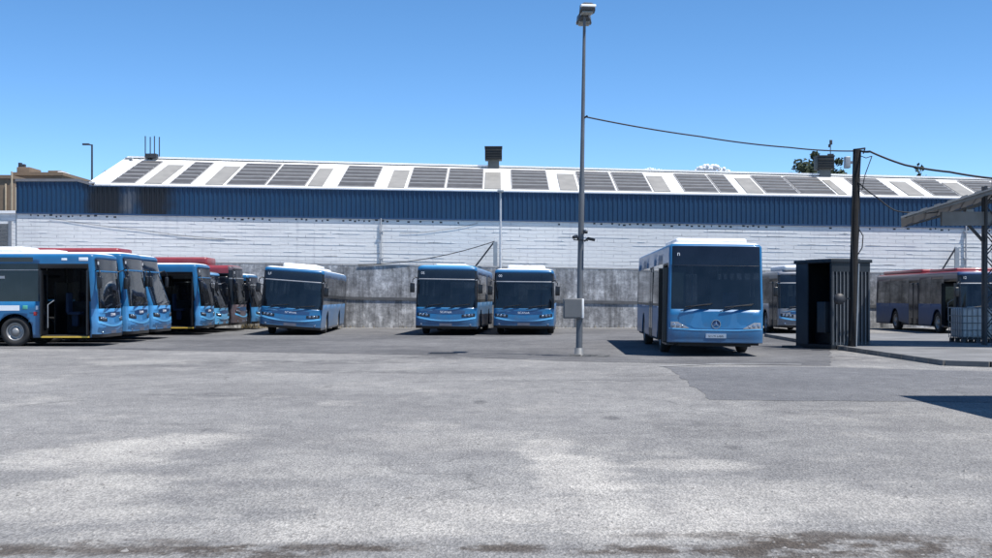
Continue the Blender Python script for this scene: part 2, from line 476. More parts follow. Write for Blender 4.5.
    if mirrors:
        for s_ in (-1, 1):
            w = MB(); zt = zs1 - .06
            a = fy(s_ * 1.2, zt + .1)
            w.tube([a, a + Vector((s_ * .12, -.16, .06)), a + Vector((s_ * .22, -.22, -.05)), a + Vector((s_ * .23, -.22, -.16))], .022, 6)
            c = a + Vector((s_ * .23, -.22, -.38))
            w.box(c - Vector((.095, .06, .20)), c + Vector((.095, .06, .20)), 0, .035)
            B(w, 'mirror', black)
    # ---- wheels
    for (yw, sx) in ((yw1, -1), (yw1, 1), (yw2, -1), (yw2, 1)):
        w = link('wheel', TYRE, root, (sx * (HW - .17), yw, .48))
        w.rotation_euler = (0, 0, 0 if sx > 0 else math.pi)
        link('rim', RIM, w)
    # ---- inside
    fl = MB(); fl.box((-.97, .25, .27), (.97, L - .3, .36)); fl.box((-1.2, .35, .30), (1.2, 2.1, .362)); fl.box((-1.2, 3.5, .30), (1.2, yw2 - .75, .362))
    fl.box((-1.2, yw2 + .75, .30), (1.2, L - .3, .362))
    B(fl, 'floor', inner)
    db = MB(); db.box((-.25, .32, .37), (1.17, .78, zs0 - .06), 0, .06); db.box((-1.05, .3, zs0 - .35), (-.2, .55, zs0 - .08), 0, .06)
    B(db, 'dashboard', dash_m)
    sw = MB(); cc = Vector((.62, .86, zs0 + .06)); q = Euler((R(-35), 0, 0)).to_matrix()
    ring = [cc + q @ Vector((.23 * math.cos(t * math.pi / 10), 0 + .23 * math.sin(t * math.pi / 10) * 1.0, 0)) for t in range(21)]
    sw.tube(ring, .018, 6); sw.bar(ring[0], ring[10], .04, .02); sw.tube([cc, cc + q @ Vector((0, 0, -.3))], .03, 6)
    B(sw, 'steering_wheel', black)
    def seat(x, y, z, name, s=1):
        sb = MB(); sb.box((x - .22, y - .22, z + .38), (x + .22, y + .22, z + .48), 0, .03)
        sb.box((x - .22, y + .17, z + .45), (x + .22, y + .27, z + 1.12), 0, .03); sb.box((x - .08, y - .1, z), (x + .08, y + .1, z + .39))
        B(sb, name, seat_m)
    seat(.62, 1.45, .62, 'driver_seat')
    pt = MB(); pt.box((.1, 1.95, .36), (1.2, 1.99, 1.95 * k)); B(pt, 'partition', black)
    if seats:
        for y in (3.6, 4.4, 7.2, 9.6):
            for x in (-.92, .92): seat(x, y, .5, 'seat')
    pl_ = MB()
    for (x, y) in ((-.42, 2.05), (-.5, 5.05), (-.5, 6.6), (.45, 3.2)):
        pl_.tube([(x, y, .36), (x, y, H - .1)], .018, 6)
    B(pl_, 'grab_pole', trimgrey)
    if open_door:
        y0, y1 = door1
        sl = MB(); sl.box((-HW - .006, y0 + .01, .285), (-HW + .2, y1 - .01, .335)); B(sl, 'door_sill', sill or yellow)
        # leaves folded inward at both sides of the opening
        for yv, sg in ((y0 + .05, 1), (y1 - .05, -1)):
            lf = MB()
            lf.box((-HW - .12, yv - .02, .38), (-HW + .06, yv + .02, dz1 - .06))
            lf.box((-HW + .06, yv - .018, .38), (-HW + .5, yv + .018, .5)); lf.box((-HW + .06, yv - .018, dz1 - .2), (-HW + .5, yv + .018, dz1 - .06))
            lf.box((-HW + .44, yv - .018, .5), (-HW + .5, yv + .018, dz1 - .2)); lf.box((-HW + .06, yv - .005, .5), (-HW + .44, yv + .005, dz1 - .2), 1)
            B(lf, 'door', [black, window_g])
        hr = MB()
        hr.tube([(-HW + .12, y1 - .2, .6), (-HW + .12, y1 - .2, 1.35), (-HW + .3, y1 - .35, 1.5)], .016, 6)
        B(hr, 'grab_rail', trimgrey)
    # ---- roof equipment
    for (y0, y1, hw_, hh, mm, nm) in (pods or [(2.6, 5.4, .82, .2, bus_white, 'roof_unit'), (7.6, 8.6, .6, .14, bus_white, 'roof_hatch')]):
        r = MB(); r.box((-hw_, y0, H - .02), (hw_, y1, H + hh), 0, min(.11, hh * .45)); o = B(r, nm, mm)
        if nm == 'roof_unit' and hh < .3:
            v = MB()
            for q in (.3, .7): v.lathe([(0, .2), (.03, .2), (.035, .16), (.02, .12), (.02, .001)], 'z', 18, 0, (0, y0 + (y1 - y0) * q, H + hh - .004))
            v.build('fan', black, o)
    # ---- side marks
    if side_sign:
        s1 = MB(); s1.box((-HW - .004 + .03, 2.2, zw1 + .06), (-HW + .06, 3.9, H - .17)); B(s1, 'side_display', disp_m)
        s2 = MB(); s2.box((-HW + .022, 1.10, zw1 + .10), (-HW + .05, 1.28, H - .2), 0, .008); s2.box((-HW + .022, .42, zw1 + .09), (-HW + .05, .72, zw1 + .2), 0, .008); B(s2, 'side_emblem', white_p)
        s3 = MB(); s3.box((-HW - .004, 2.62, 1.16), (-HW + .02, 4.2, 1.33)); B(s3, 'side_sticker', white_p)
        s4 = MB(); s4.box((-HW - .006, 2.36, 1.2), (-HW + .02, 2.52, 1.33), 0, .01); B(s4, 'reflector', greenlens)
        s4 = MB(); s4.box((-HW - .006, 2.05, 1.0), (-HW + .02, 2.17, 1.12), 0, .01); B(s4, 'reflector', redlens)
        s4 = MB(); s4.box((-HW - .006, 2.02, 1.19), (-HW + .02, 2.10, 1.32), 0, .01); B(s4, 'door_button', white_p)
        s4 = MB(); s4.box((-HW - .002, 2.0, 1.076), (-HW + .02, 2.3, 1.096)); B(s4, 'panel_seam', black)
        s5 = MB(); s5.box((-HW - .004, 3.1, 2.05 * k), (-HW + .01, 3.7, 2.13 * k)); s5.box((-HW - .002, 2.02, 2.3 * k), (-HW + .01, 5.05, 2.32 * k)); B(s5, 'window_frame', trimgrey)
    for x in (-1.0, 1.0):
        t = MB(); t.box((x - .1, L - .02, .9), (x + .1, L + .02, 1.3), 0, .01); B(t, 'tail_light', redlens)
    if roll:
        M = Matrix.Translation((0, 0, .35)) @ Matrix.Rotation(roll, 4, 'Y') @ Matrix.Translation((0, 0, -.35))
        for o in parts: o.matrix_basis = M @ o.matrix_basis
    return root

def face_x(Yn, Xf):
    """bus heading +X whose door side (towards the camera) lies at Y = Yn and whose front is at X = Xf"""
    return (Xf, Yn + HW, 0), R(90)
# heading -Y has rz=0; rotating by +90 deg sends -Y to +X and the -x side to -Y
PODB = [(2.4, 4.6, .7, .22, bus_white, 'roof_unit'), (5.6, 7.4, .7, .2, bus_white, 'roof_hatch')]
l, r = face_x(40.0, -12.75)
make_bus('blue bus side-on with open dark doorway, yellow sill and front wheel in view', l, r, H=3.05, open_door=True, side_sign=True, rake=.10, pods=[(1.7, 2.6, .6, .1, bus_white, 'roof_hatch'), (2.7, 4.6, .75, .2, bus_white, 'roof_unit'), (5.2, 7.4, .7, .2, bus_white, 'roof_hatch')], shell_black=False, front=bus_sky)
l, r = face_x(43.3, -12.75)
make_bus('blue bus nose peeking out just behind the open-doored bus with yellow sill', l, r, H=3.18, rake=.18, shell_black=False, pods=[(3.0, 5.0, .7, .06, bus_white, 'roof_unit')], front=bus_sky)
l, r = face_x(46.4, -12.75)
make_bus('blue bus with strongly sloping windscreen in front of the red-roofed buses', l, r, H=3.2, rake=.42, shell_black=False, pods=[(3.0, 5.0, .7, .06, bus_white, 'roof_unit')], front=bus_sky)
l, r = face_x(49.15, -14.35)
make_bus('bus with a long red gas tank housing showing over the blue roofs', l, r, H=3.1, L=11.5, paint=bus_red, roof=bus_red, emblem=' ', pods=[(.7, 9.5, .95, .46, bus_red, 'gas_tank_housing')])
l, r = face_x(51.95, -12.3)
make_bus('blue bus with wide black open doorway and white roof edge beside red roofs', l, r, H=3.03, open_door=True, rake=.12, pods=[(3.4, 5.4, .75, .14, bus_white, 'roof_unit')], shell_black=False, front=bus_sky)
l, r = face_x(55.0, -12.35)
make_bus('small grey-fronted bus with pale blue bumper between blue bus and maroon bus', l, r, H=2.75, L=10, paint=bus_cyan, upper=bus_grey, roof=bus_grey, emblem=' ', rake=.3)
l, r = face_x(58.0, -12.1)
make_bus('maroon and grey bus with red roof facing the parked blue bus', l, r, H=3.1, paint=bus_maroon_grey, upper=bus_red, roof=bus_red, emblem=' ', rake=.12, pods=[(1.5, 9.5, .95, .38, bus_red, 'gas_tank_housing')])
l, r = face_x(61.05, -11.75)
make_bus('blue bus nose against the stained wall at the end of the side-on row', l, r, H=2.75, rake=.3, front=bus_sky)

# buses backed up to the wall, noses to the camera (pivot at middle of the front)
make_bus('blue bus leaning to one side alone beside the side-on row, display reads LF', ((290 - 496) / F * 51.7, 51.6, 0), R(2.3), side=bus_pale, upper=bus_pale, route='LF', roll=R(4.2), rake=.1,
         pods=[(2.2, 5.2, .75, .2, bus_white, 'roof_unit'), (7.4, 9.0, .7, .12, bus_white, 'roof_hatch')])
make_bus('blue bus with teal roof edge, parked under the wire bracket beside white-unit bus', ((446 - 496) / F * 51.7, 51.3, 0), R(-3.0), side=bus_pale, upper=bus_pale, route='05', roof=bus_cyan, H=2.92, rake=.1, roll=R(1.0),
         pods=[(2.0, 4.6, .65, .1, bus_white, 'roof_unit')])
make_bus('blue bus with white roof unit just beside the tall lamp post', ((523.5 - 496) / F * 51.9, 51.9, 0), R(-3.2), side=bus_pale, upper=bus_pale, route='00', H=2.8, rake=.1, roll=R(.6))
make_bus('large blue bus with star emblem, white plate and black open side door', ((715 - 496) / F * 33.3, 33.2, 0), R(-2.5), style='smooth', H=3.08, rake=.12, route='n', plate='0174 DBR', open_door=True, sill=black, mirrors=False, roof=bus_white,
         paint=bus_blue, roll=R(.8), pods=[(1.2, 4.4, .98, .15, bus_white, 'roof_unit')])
make_bus('silver grey bus with white roof unit half hidden by the dark kiosk', (12.1 + HW, 53.0, 0), 0, L=11, H=2.75, paint=bus_silver, upper=bus_grey, emblem=' ', route='', open_door=False, roof=bus_silver, pods=[(.25, 3.0, 1.0, .22, bus_white, 'roof_unit')])
make_bus('navy bus with red roof standing behind the caged water tank', (19.4 + HW, 51.8, 0), R(0), L=11.7, H=2.72, paint=bus_navy, side=bus_navy, upper=bus_maroon_grey, roof=bus_red, emblem=' ', route='12', sill=black, open_door=True, pods=[(1.2, 4.5, 1.0, .12, bus_red, 'roof_unit'), (5.5, 11.2, 1.0, .16, bus_red, 'roof_unit')])
#@@SETTING
# ------------------------------------------------------------------ ground
def ground_material(name, base_a, base_b, dust, blobs, dust_amt=0.5, stains=(), speck=0.34):
    m = bpy.data.materials.new(name)
    nt, N, L = nodes_of(m); b = N['Principled BSDF']; b.inputs['Roughness'].default_value = .92; b.inputs['Specular IOR Level'].default_value = .25
    tc = N.new('ShaderNodeTexCoord')
    def noise(scale, det=6, rough=.6, stretch=None):
        n = N.new('ShaderNodeTexNoise'); n.inputs['Scale'].default_value = scale; n.inputs['Detail'].default_value = det; n.inputs['Roughness'].default_value = rough
        if stretch:
            mp = N.new('ShaderNodeMapping'); mp.inputs['Scale'].default_value = stretch
            L.new(tc.outputs['Object'], mp.inputs['Vector']); L.new(mp.outputs[0], n.inputs['Vector'])
        else: L.new(tc.outputs['Object'], n.inputs['Vector'])
        return n.outputs['Fac']
    def rng(v, a, c, lo=0., hi=1.):
        r = N.new('ShaderNodeMapRange'); r.interpolation_type = 'SMOOTHSTEP'
        r.inputs['From Min'].default_value = a; r.inputs['From Max'].default_value = c; r.inputs['To Min'].default_value = lo; r.inputs['To Max'].default_value = hi
        L.new(v, r.inputs['Value']); return r.outputs['Result']
    def mth(op, a, c):
        q = N.new('ShaderNodeMath'); q.operation = op
        for i, x in enumerate((a, c)):
            if isinstance(x, (int, float)): q.inputs[i].default_value = x
            else: L.new(x, q.inputs[i])
        return q.outputs[0]
    def mix(f, a, c, mode='MIX'):
        q = N.new('ShaderNodeMix'); q.data_type = 'RGBA'; q.blend_type = mode
        if isinstance(f, (int, float)): q.inputs['Factor'].default_value = f
        else: L.new(f, q.inputs['Factor'])
        for nm, x in (('A', a), ('B', c)):
            if isinstance(x, tuple): q.inputs[nm].default_value = (*x, 1)
            else: L.new(x, q.inputs[nm])
        return q.outputs['Result']
    big = noise(.16, 8, .62)
    c = mix(rng(big, .36, .64), base_a, base_b)
    # smears along the driving direction
    sm = noise(.55, 9, .7, (1.1, .8, 1))
    c = mix(mth('MULTIPLY', rng(sm, .50, .72), dust_amt), c, dust)
    wob = noise(.9, 7, .65); fine = noise(6, 6, .75)
    def blobmask(x, y, rx, ry, rot):
        mp = N.new('ShaderNodeMapping'); mp.vector_type = 'TEXTURE'
        mp.inputs['Location'].default_value = (x, y, 0); mp.inputs['Rotation'].default_value = (0, 0, R(rot)); mp.inputs['Scale'].default_value = (rx, ry, 1)
        L.new(tc.outputs['Object'], mp.inputs['Vector'])
        ln = N.new('ShaderNodeVectorMath'); ln.operation = 'LENGTH'; L.new(mp.outputs[0], ln.inputs[0])
        d = mth('ADD', ln.outputs['Value'], mth('MULTIPLY', mth('SUBTRACT', wob, .5), 2.4))
        d = mth('ADD', d, mth('MULTIPLY', mth('SUBTRACT', fine, .5), .9))
        return rng(d, .45, 1.25, 1., 0.)
    for (x, y, rx, ry, rot, amt) in blobs:
        c = mix(mth('MULTIPLY', blobmask(x, y, rx, ry, rot), amt), c, dust)
    brk = rng(noise(2.2, 9, .75), .41, .57, .0, 1.)
    for (x, y, rx, ry, rot, amt, colr) in stains:
        k_ = mth('MULTIPLY', blobmask(x, y, rx, ry, rot), amt)
        c = mix(mth('MULTIPLY', k_, brk), c, colr)
    # aggregate: stones in the asphalt
    v = N.new('ShaderNodeTexVoronoi'); v.inputs['Scale'].default_value = 62; mv = N.new('ShaderNodeMapping'); mv.inputs['Scale'].default_value = (1, .42, 1); L.new(tc.outputs['Object'], mv.inputs[0]); L.new(mv.outputs[0], v.inputs['Vector'])
    sp = N.new('ShaderNodeSeparateColor'); L.new(v.outputs['Color'], sp.inputs[0])
    c = mix(speck, c, mix(rng(sp.outputs[0], .1, .95), (.045, .045, .05), (.52, .51, .51)), 'OVERLAY')
    v2 = noise(46, 5, .8, (1, .42, 1))
    c = mix(speck * .9, c, mix(rng(v2, .38, .62), (.10, .10, .10), (.75, .75, .75)), 'OVERLAY')
    patch_n = noise(2.6, 8, .7, (1, .6, 1))
    c = mix(.5, c, mix(rng(patch_n, .3, .7), (.36, .36, .37), (.63, .63, .62)), 'OVERLAY')
    # hairline cracks
    cr = N.new('ShaderNodeTexVoronoi'); cr.feature = 'DISTANCE_TO_EDGE'; cr.inputs['Scale'].default_value = .22
    wv = N.new('ShaderNodeVectorMath'); wv.operation = 'ADD'
    nz = N.new('ShaderNodeTexNoise'); nz.inputs['Scale'].default_value = .8; nz.inputs['Detail'].default_value = 5; L.new(tc.outputs['Object'], nz.inputs['Vector'])
    sc_ = N.new('ShaderNodeVectorMath'); sc_.operation = 'SCALE'; sc_.inputs['Scale'].default_value = 1.8; L.new(nz.outputs['Color'], sc_.inputs[0])
    L.new(tc.outputs['Object'], wv.inputs[0]); L.new(sc_.outputs[0], wv.inputs[1]); L.new(wv.outputs[0], cr.inputs['Vector'])
    crk = mth('MULTIPLY', rng(cr.outputs['Distance'], .001, .010, 1., 0.), rng(big, .44, .56, .0, .38))
    c = mix(crk, c, (.06, .06, .06))
    L.new(c, b.inputs['Base Color'])
    bp = N.new('ShaderNodeBump'); bp.inputs['Strength'].default_value = .7; bp.inputs['Distance'].default_value = .014
    L.new(mth('ADD', v.outputs['Distance'], mth('MULTIPLY', v2, .8)), bp.inputs['Height']); L.new(bp.outputs['Normal'], b.inputs['Normal'])
    return m

def blob_px(px, py, wpx, hpx, rot=0, *rest):
    """a mark on the ground given by its place and size as seen in the photo, turned into metres"""
    x, y = G(px, py); s = y / F
    ya = G(px, py + hpx / 2)[1]; yb = G(px, py - hpx / 2)[1]
    return (x, y, wpx / 2 * s, (yb - ya) / 2, rot) + rest
DK = (.085, .071, .06)
OIL = (.05, .05, .055)
blobs = [blob_px(*a) for a in ((110, 452, 190, 34, 0, .75), (180, 438, 120, 12, 0, .6), (60, 500, 240, 50, 0, .5), (300, 470, 200, 30, 0, .25), (575, 470, 110, 40, 0, .75), (620, 520, 300, 46, 0, .65), (790, 500, 380, 44, 0, .45), (400, 522, 360, 40, 0, .4),
                               (690, 465, 130, 14, 0, .5), (545, 448, 60, 30, 0, .5), (590, 486, 130, 16, 0, .6), (120, 480, 150, 16, 0, .5), (500, 500, 700, 40, 0, .25), (330, 530, 500, 20, 0, .3), (450, 440, 300, 20, 0, .25), (150, 362, 130, 5, 0, .4), (60, 346, 120, 4, 0, .5))]
stains = [blob_px(*a) for a in ((40, 550, 300, 18, 0, .8, DK), (240, 554, 300, 14, 0, .8, DK), (430, 547, 260, 12, 0, .8, DK), (600, 549, 260, 12, 0, .7, DK), (770, 552, 320, 20, 0, .9, DK), (920, 546, 300, 22, 0, .9, DK), (700, 536, 160, 9, 0, .6, DK), (150, 541, 130, 7, 0, .6, DK), (345, 548, 240, 9, 0, .8, DK), (110, 542, 70, 8, 0, .6, DK), (20, 551, 130, 10, 0, .5, DK), (880, 541, 260, 18, 0, .8, DK), (960, 552, 240, 16, 0, .75, DK), (560, 549, 260, 9, 0, .6, DK), (700, 551, 200, 9, 0, .7, DK), (785, 533, 130, 7, 0, .55, DK), (610, 529, 60, 4, 0, .5, DK),
                                (530, 522, 40, 4, 0, .4, DK), (200, 553, 220, 8, 0, .5, DK), (300, 362, 300, 5, 0, .5, OIL), (470, 357, 200, 5, 0, .55, OIL), (640, 357, 150, 10, 0, .5, OIL), (800, 358, 140, 7, 0, .55, OIL), (430, 345, 120, 6, 0, .5, OIL), (700, 425, 120, 26, 0, .25, OIL), (200, 348, 100, 6, 0, .4, OIL), (150, 366, 160, 3, 6, .4, OIL), (360, 372, 240, 3, -4, .4, OIL), (540, 381, 260, 4, 3, .35, OIL), (240, 395, 220, 4, -3, .3, OIL), (820, 412, 160, 6, 0, .3, OIL), (480, 402, 14, 4, 0, .6, OIL), (330, 386, 10, 3, 0, .6, OIL), (610, 418, 16, 4, 0, .5, OIL), (205, 430, 12, 4, 0, .5, OIL), (735, 448, 20, 6, 0, .45, OIL), (650, 375, 90, 4, 0, .4, OIL))]
gm = ground_material('yard_asphalt', (.218, .215, .213), (.285, .281, .275), (.47, .452, .42), blobs, .45, stains)
me = MB(); me.face([(-900, -300, 0), (900, -300, 0), (900, 1500, 0), (-900, 1500, 0)])
tag(me.build('ground', gm), kind='structure')
def sheet(name, pts, m, z):
    rnd = random.Random(3); out = []
    for i in range(len(pts)):
        a = Vector(G(*pts[i])); b = Vector(G(*pts[(i + 1) % len(pts)])); n = max(1, int((b - a).length / .5))
        for k_ in range(n):
            q = a.lerp(b, k_ / n); out.append((q.x + rnd.uniform(-.06, .06), q.y + rnd.uniform(-.07, .07), z))
    mb = MB(); mb.face(out); return tag(mb.build(name, m), kind='structure')
pm = ground_material('patch_asphalt', (.145, .147, .155), (.18, .182, .19), (.28, .28, .28), [], .3, (), .28)
sheet('asphalt_patch', [(712, 400), (800, 401), (905, 401.5), (1130, 404), (1130, 373), (960, 371), (820, 367), (666, 367)], pm, .004)
pm2 = ground_material('bay_asphalt', (.11, .11, .115), (.175, .174, .177), (.28, .28, .28), [], .35, (), .25)
sheet('bus_bay_road', [(-500, 346), (100, 349), (240, 352), (420, 355), (560, 361), (700, 364), (830, 366), (830, 328.5), (240, 328.5), (-500, 328.5)], pm2, .004)
# worn white seam at the edge of the bay
def seam_material():
    m = mat('worn_line', (.27, .27, .27), .9, var=.2, dirt=(.13, .13, .14), dirt_scale=2.2, dirt_amt=1.0); return m
for nm, pts in (('road_marking', [(660, 366.2), (700, 364.6), (720, 363.8), (800, 364.4), (800, 364.9), (720, 364.4), (702, 365.2), (660, 366.8)]),):
    sheet(nm, pts, seam_material(), .009)

# raised concrete island on the right
isl = [(10.45, 38.6), (10.5, 28.9), (11.3, 28.3), (40, 28.0), (40, 50), (10.9, 50)]
mb = MB()
mb.face([(x, y, .12) for x, y in isl])
tag(mb.build('pavement', mat('island_concrete', (.17, .17, .172), .92, var=.2, vscale=.8, bump=.3, dirt=(.1, .1, .1), dirt_scale=.6, dirt_amt=.6)), kind='structure')
mb = MB()
for i in range(len(isl)):
    a = Vector((*isl[i], .06)); b = Vector((*isl[(i + 1) % len(isl)], .06)); n = max(1, round((b - a).length / 1.0))
    for k_ in range(n):
        mb.bar(a.lerp(b, k_ / n), a.lerp(b, (k_ + .97) / n), .16, .13)
tag(mb.build('kerb', mat('kerb_concrete', (.15, .15, .15), .9, var=.25, vscale=1.3, dirt=(.1, .1, .1))), kind='structure')

# loose gravel and grit
rnd = random.Random(5); mb = MB()
for i in range(900):
    y = rnd.uniform(6.8, 26) if i % 3 else rnd.uniform(6.5, 11); x = rnd.uniform(-.45, .45) * y; r = rnd.uniform(.005, .018) * (1.6 if rnd.random() < .06 else 1)
    V = [Vector((rnd.uniform(-1, 1), rnd.uniform(-1, 1), 0)).normalized() * r for _ in range(3)]
    a = rnd.uniform(0, 6.28); base = [(x + r * math.cos(a + t * 1.571) * rnd.uniform(.7, 1.5), y + r * math.sin(a + t * 1.571) * rnd.uniform(.7, 1.3), .001) for t in range(4)]
    top = (x + rnd.uniform(-.3, .3) * r, y + rnd.uniform(-.3, .3) * r, r * rnd.uniform(.5, 1))
    for t in range(4): mb.face([base[t], base[(t + 1) % 4], top])
tag(mb.build('gravel', mat('grit', (.22, .21, .2), .9, var=.5, vscale=30)), 'loose grey grit and small stones scattered on the yard asphalt', 'gravel', kind='stuff')

# ------------------------------------------------------------------ boundary wall and warehouse
SL = -.0155            # the building falls gently to the right
YW = 64.6; YB = 65.2
def zl_(x, z): return z + SL * x
def block_wall_material():
    m = bpy.data.materials.new('white_blockwork'); nt, N, L = nodes_of(m); b = N['Principled BSDF']; b.inputs['Roughness'].default_value = .9
    tc = N.new('ShaderNodeTexCoord'); sx = N.new('ShaderNodeSeparateXYZ'); L.new(tc.outputs['Object'], sx.inputs[0])
    cb = N.new('ShaderNodeCombineXYZ')
    md = N.new('ShaderNodeMath'); md.operation = 'MULTIPLY_ADD'; md.inputs[1].default_value = -SL
    L.new(sx.outputs['X'], md.inputs[0]); L.new(sx.outputs['Z'], md.inputs[2])
    L.new(sx.outputs['X'], cb.inputs[0]); L.new(md.outputs[0], cb.inputs[1])
    n1 = N.new('ShaderNodeTexNoise'); n1.inputs['Scale'].default_value = .9; n1.inputs['Detail'].default_value = 7; n1.inputs['Roughness'].default_value = .7
    mp = N.new('ShaderNodeMapping'); mp.inputs['Scale'].default_value = (.6, 1.6, 1); L.new(cb.outputs[0], mp.inputs[0]); L.new(mp.outputs[0], n1.inputs['Vector'])
    w = N.new('ShaderNodeTexNoise'); w.inputs['Scale'].default_value = 1.2; w.inputs['Detail'].default_value = 3; L.new(cb.outputs[0], w.inputs['Vector'])
    va = N.new('ShaderNodeVectorMath'); va.operation = 'MULTIPLY_ADD'; va.inputs[1].default_value = (.25, .12, 0); L.new(w.outputs['Color'], va.inputs[0]); L.new(cb.outputs[0], va.inputs[2])
    br = N.new('ShaderNodeTexBrick'); br.inputs['Scale'].default_value = 1; br.inputs['Brick Width'].default_value = .9; br.inputs['Row Height'].default_value = .2
    br.inputs['Mortar Size'].default_value = .014; br.inputs['Mortar Smooth'].default_value = .25; br.inputs['Color1'].default_value = (.70, .70, .69, 1); br.inputs['Color2'].default_value = (.72, .72, .71, 1); br.inputs['Mortar'].default_value = (.67, .67, .675, 1)
    L.new(va.outputs[0], br.inputs['Vector'])
    def rng(v, a, c, lo=0., hi=1.):
        r = N.new('ShaderNodeMapRange'); r.inputs['From Min'].default_value = a; r.inputs['From Max'].default_value = c; r.inputs['To Min'].default_value = lo; r.inputs['To Max'].default_value = hi
        L.new(v, r.inputs['Value']); return r.outputs['Result']
    # grime blotches drawn out along the courses
    mx = N.new('ShaderNodeMix'); mx.data_type = 'RGBA'; mx.inputs['B'].default_value = (.56, .56, .58, 1)
    L.new(rng(n1.outputs['Fac'], .54, .74, 0, .75), mx.inputs['Factor']); L.new(br.outputs['Color'], mx.inputs['A'])
    # open joints: only some of the bed joints gape
    n2 = N.new('ShaderNodeTexNoise'); n2.inputs['Scale'].default_value = 1; n2.inputs['Detail'].default_value = 4
    mp2 = N.new('ShaderNodeMapping'); mp2.inputs['Scale'].default_value = (.35, 4.2, 1); L.new(cb.outputs[0], mp2.inputs[0]); L.new(mp2.outputs[0], n2.inputs['Vector'])
    ml = N.new('ShaderNodeMath'); ml.operation = 'MULTIPLY'; L.new(br.outputs['Fac'], ml.inputs[0]); L.new(rng(n2.outputs['Fac'], .52, .64, 0., .75), ml.inputs[1])
    my = N.new('ShaderNodeMix'); my.data_type = 'RGBA'; my.inputs['B'].default_value = (.27, .275, .29, 1); L.new(ml.outputs[0], my.inputs['Factor']); L.new(mx.outputs['Result'], my.inputs['A'])
    # rain runs under the eave
    n3 = N.new('ShaderNodeTexNoise'); n3.inputs['Scale'].default_value = 1; n3.inputs['Detail'].default_value = 6
    mp3 = N.new('ShaderNodeMapping'); mp3.inputs['Scale'].default_value = (3.2, .22, 1); L.new(cb.outputs[0], mp3.inputs[0]); L.new(mp3.outputs[0], n3.inputs['Vector'])
    mz = N.new('ShaderNodeMix'); mz.data_type = 'RGBA'; mz.inputs['B'].default_value = (.48, .48, .5, 1); L.new(rng(n3.outputs['Fac'], .56, .76, 0, .5), mz.inputs['Factor']); L.new(my.outputs['Result'], mz.inputs['A'])
    L.new(mz.outputs['Result'], b.inputs['Base Color'])
    bp = N.new('ShaderNodeBump'); bp.inputs['Strength'].default_value = .9; bp.inputs['Distance'].default_value = .02; bp.invert = True
    ad = N.new('ShaderNodeMath'); ad.operation = 'ADD'; L.new(br.outputs['Fac'], ad.inputs[0]); L.new(n1.outputs['Fac'], ad.inputs[1])
    L.new(ad.outputs[0], bp.inputs['Height']); L.new(bp.outputs['Normal'], b.inputs['Normal'])
    return m
def stained_concrete():
    m = bpy.data.materials.new('stained_concrete'); nt, N, L = nodes_of(m); b = N['Principled BSDF']; b.inputs['Roughness'].default_value = .93
    tc = N.new('ShaderNodeTexCoord')
    def noise(sc_, det, ro, st=(1, 1, 1)):
        n = N.new('ShaderNodeTexNoise'); n.inputs['Scale'].default_value = sc_; n.inputs['Detail'].default_value = det; n.inputs['Roughness'].default_value = ro
        mp = N.new('ShaderNodeMapping'); mp.inputs['Scale'].default_value = st; L.new(tc.outputs['Object'], mp.inputs[0]); L.new(mp.outputs[0], n.inputs['Vector']); return n.outputs['Fac']
    def ramp(v, pts):
        r = N.new('ShaderNodeValToRGB'); L.new(v, r.inputs[0])
        r.color_ramp.elements[0].position, r.color_ramp.elements[0].color = pts[0][0], (*pts[0][1], 1)
        r.color_ramp.elements[1].position, r.color_ramp.elements[1].color = pts[-1][0], (*pts[-1][1], 1)
        for p, c in pts[1:-1]:
            e = r.color_ramp.elements.new(p); e.color = (*c, 1)
        return r.outputs[0]
    c = ramp(noise(1.5, 10, .72), [(.32, (.17, .172, .176)), (.44, (.27, .272, .277)), (.53, (.34, .34, .343)), (.66, (.60, .60, .60))])
    d = ramp(noise(1, 8, .75, (2.6, 1, .22)), [(.4, (.25, .25, .25)), (.62, (.75, .75, .75))])
    mx = N.new('ShaderNodeMix'); mx.data_type = 'RGBA'; mx.blend_type = 'OVERLAY'; mx.inputs['Factor'].default_value = .8; L.new(c, mx.inputs['A']); L.new(d, mx.inputs['B'])
    e = ramp(noise(7, 8, .8), [(.4, (.33, .33, .33)), (.6, (.66, .66, .66))])
    my = N.new('ShaderNodeMix'); my.data_type = 'RGBA'; my.blend_type = 'OVERLAY'; my.inputs['Factor'].default_value = .7; L.new(mx.outputs['Result'], my.inputs['A']); L.new(e, my.inputs['B'])
    L.new(my.outputs['Result'], b.inputs['Base Color'])
    bp = N.new('ShaderNodeBump'); bp.inputs['Strength'].default_value = .5; bp.inputs['Distance'].default_value = .03; L.new(noise(5, 8, .7), bp.inputs['Height']); L.new(bp.outputs['Normal'], b.inputs['Normal'])
    return m
XL, XR = -25.2, 48.0
# gappy grey boundary wall
bw = MB()
x = -60
rnd = random.Random(9)
while x < 60:
    w_ = 4.0
    bw.face([(x + .012, YW, 0), (x + w_ - .012, YW, 0), (x + w_ - .012, YW, zl_(x + w_, 3.12)), (x + .012, YW, zl_(x, 3.12))])
    bw.face([(x + w_ - .012, YW, 0), (x + w_ + .012, YW + .02, 0), (x + w_ + .012, YW + .02, zl_(x + w_, 3.12)), (x + w_ - .012, YW, zl_(x + w_, 3.12))])
    x += w_
bw.face([(-60, YW + .25, zl_(-60, 3.12)), (-60, YW, zl_(-60, 3.12)), (60, YW, zl_(60, 3.12)), (60, YW + .25, zl_(60, 3.12))])
bw.face([(60, YW + .25, 0), (-60, YW + .25, 0), (-60, YW + .25, zl_(-60, 3.12)), (60, YW + .25, zl_(60, 3.12))])
bwo = tag(bw.build('boundary_wall', stained_concrete()), 'long stained grey concrete boundary wall at the back of the bus yard', 'wall')
cp = MB()
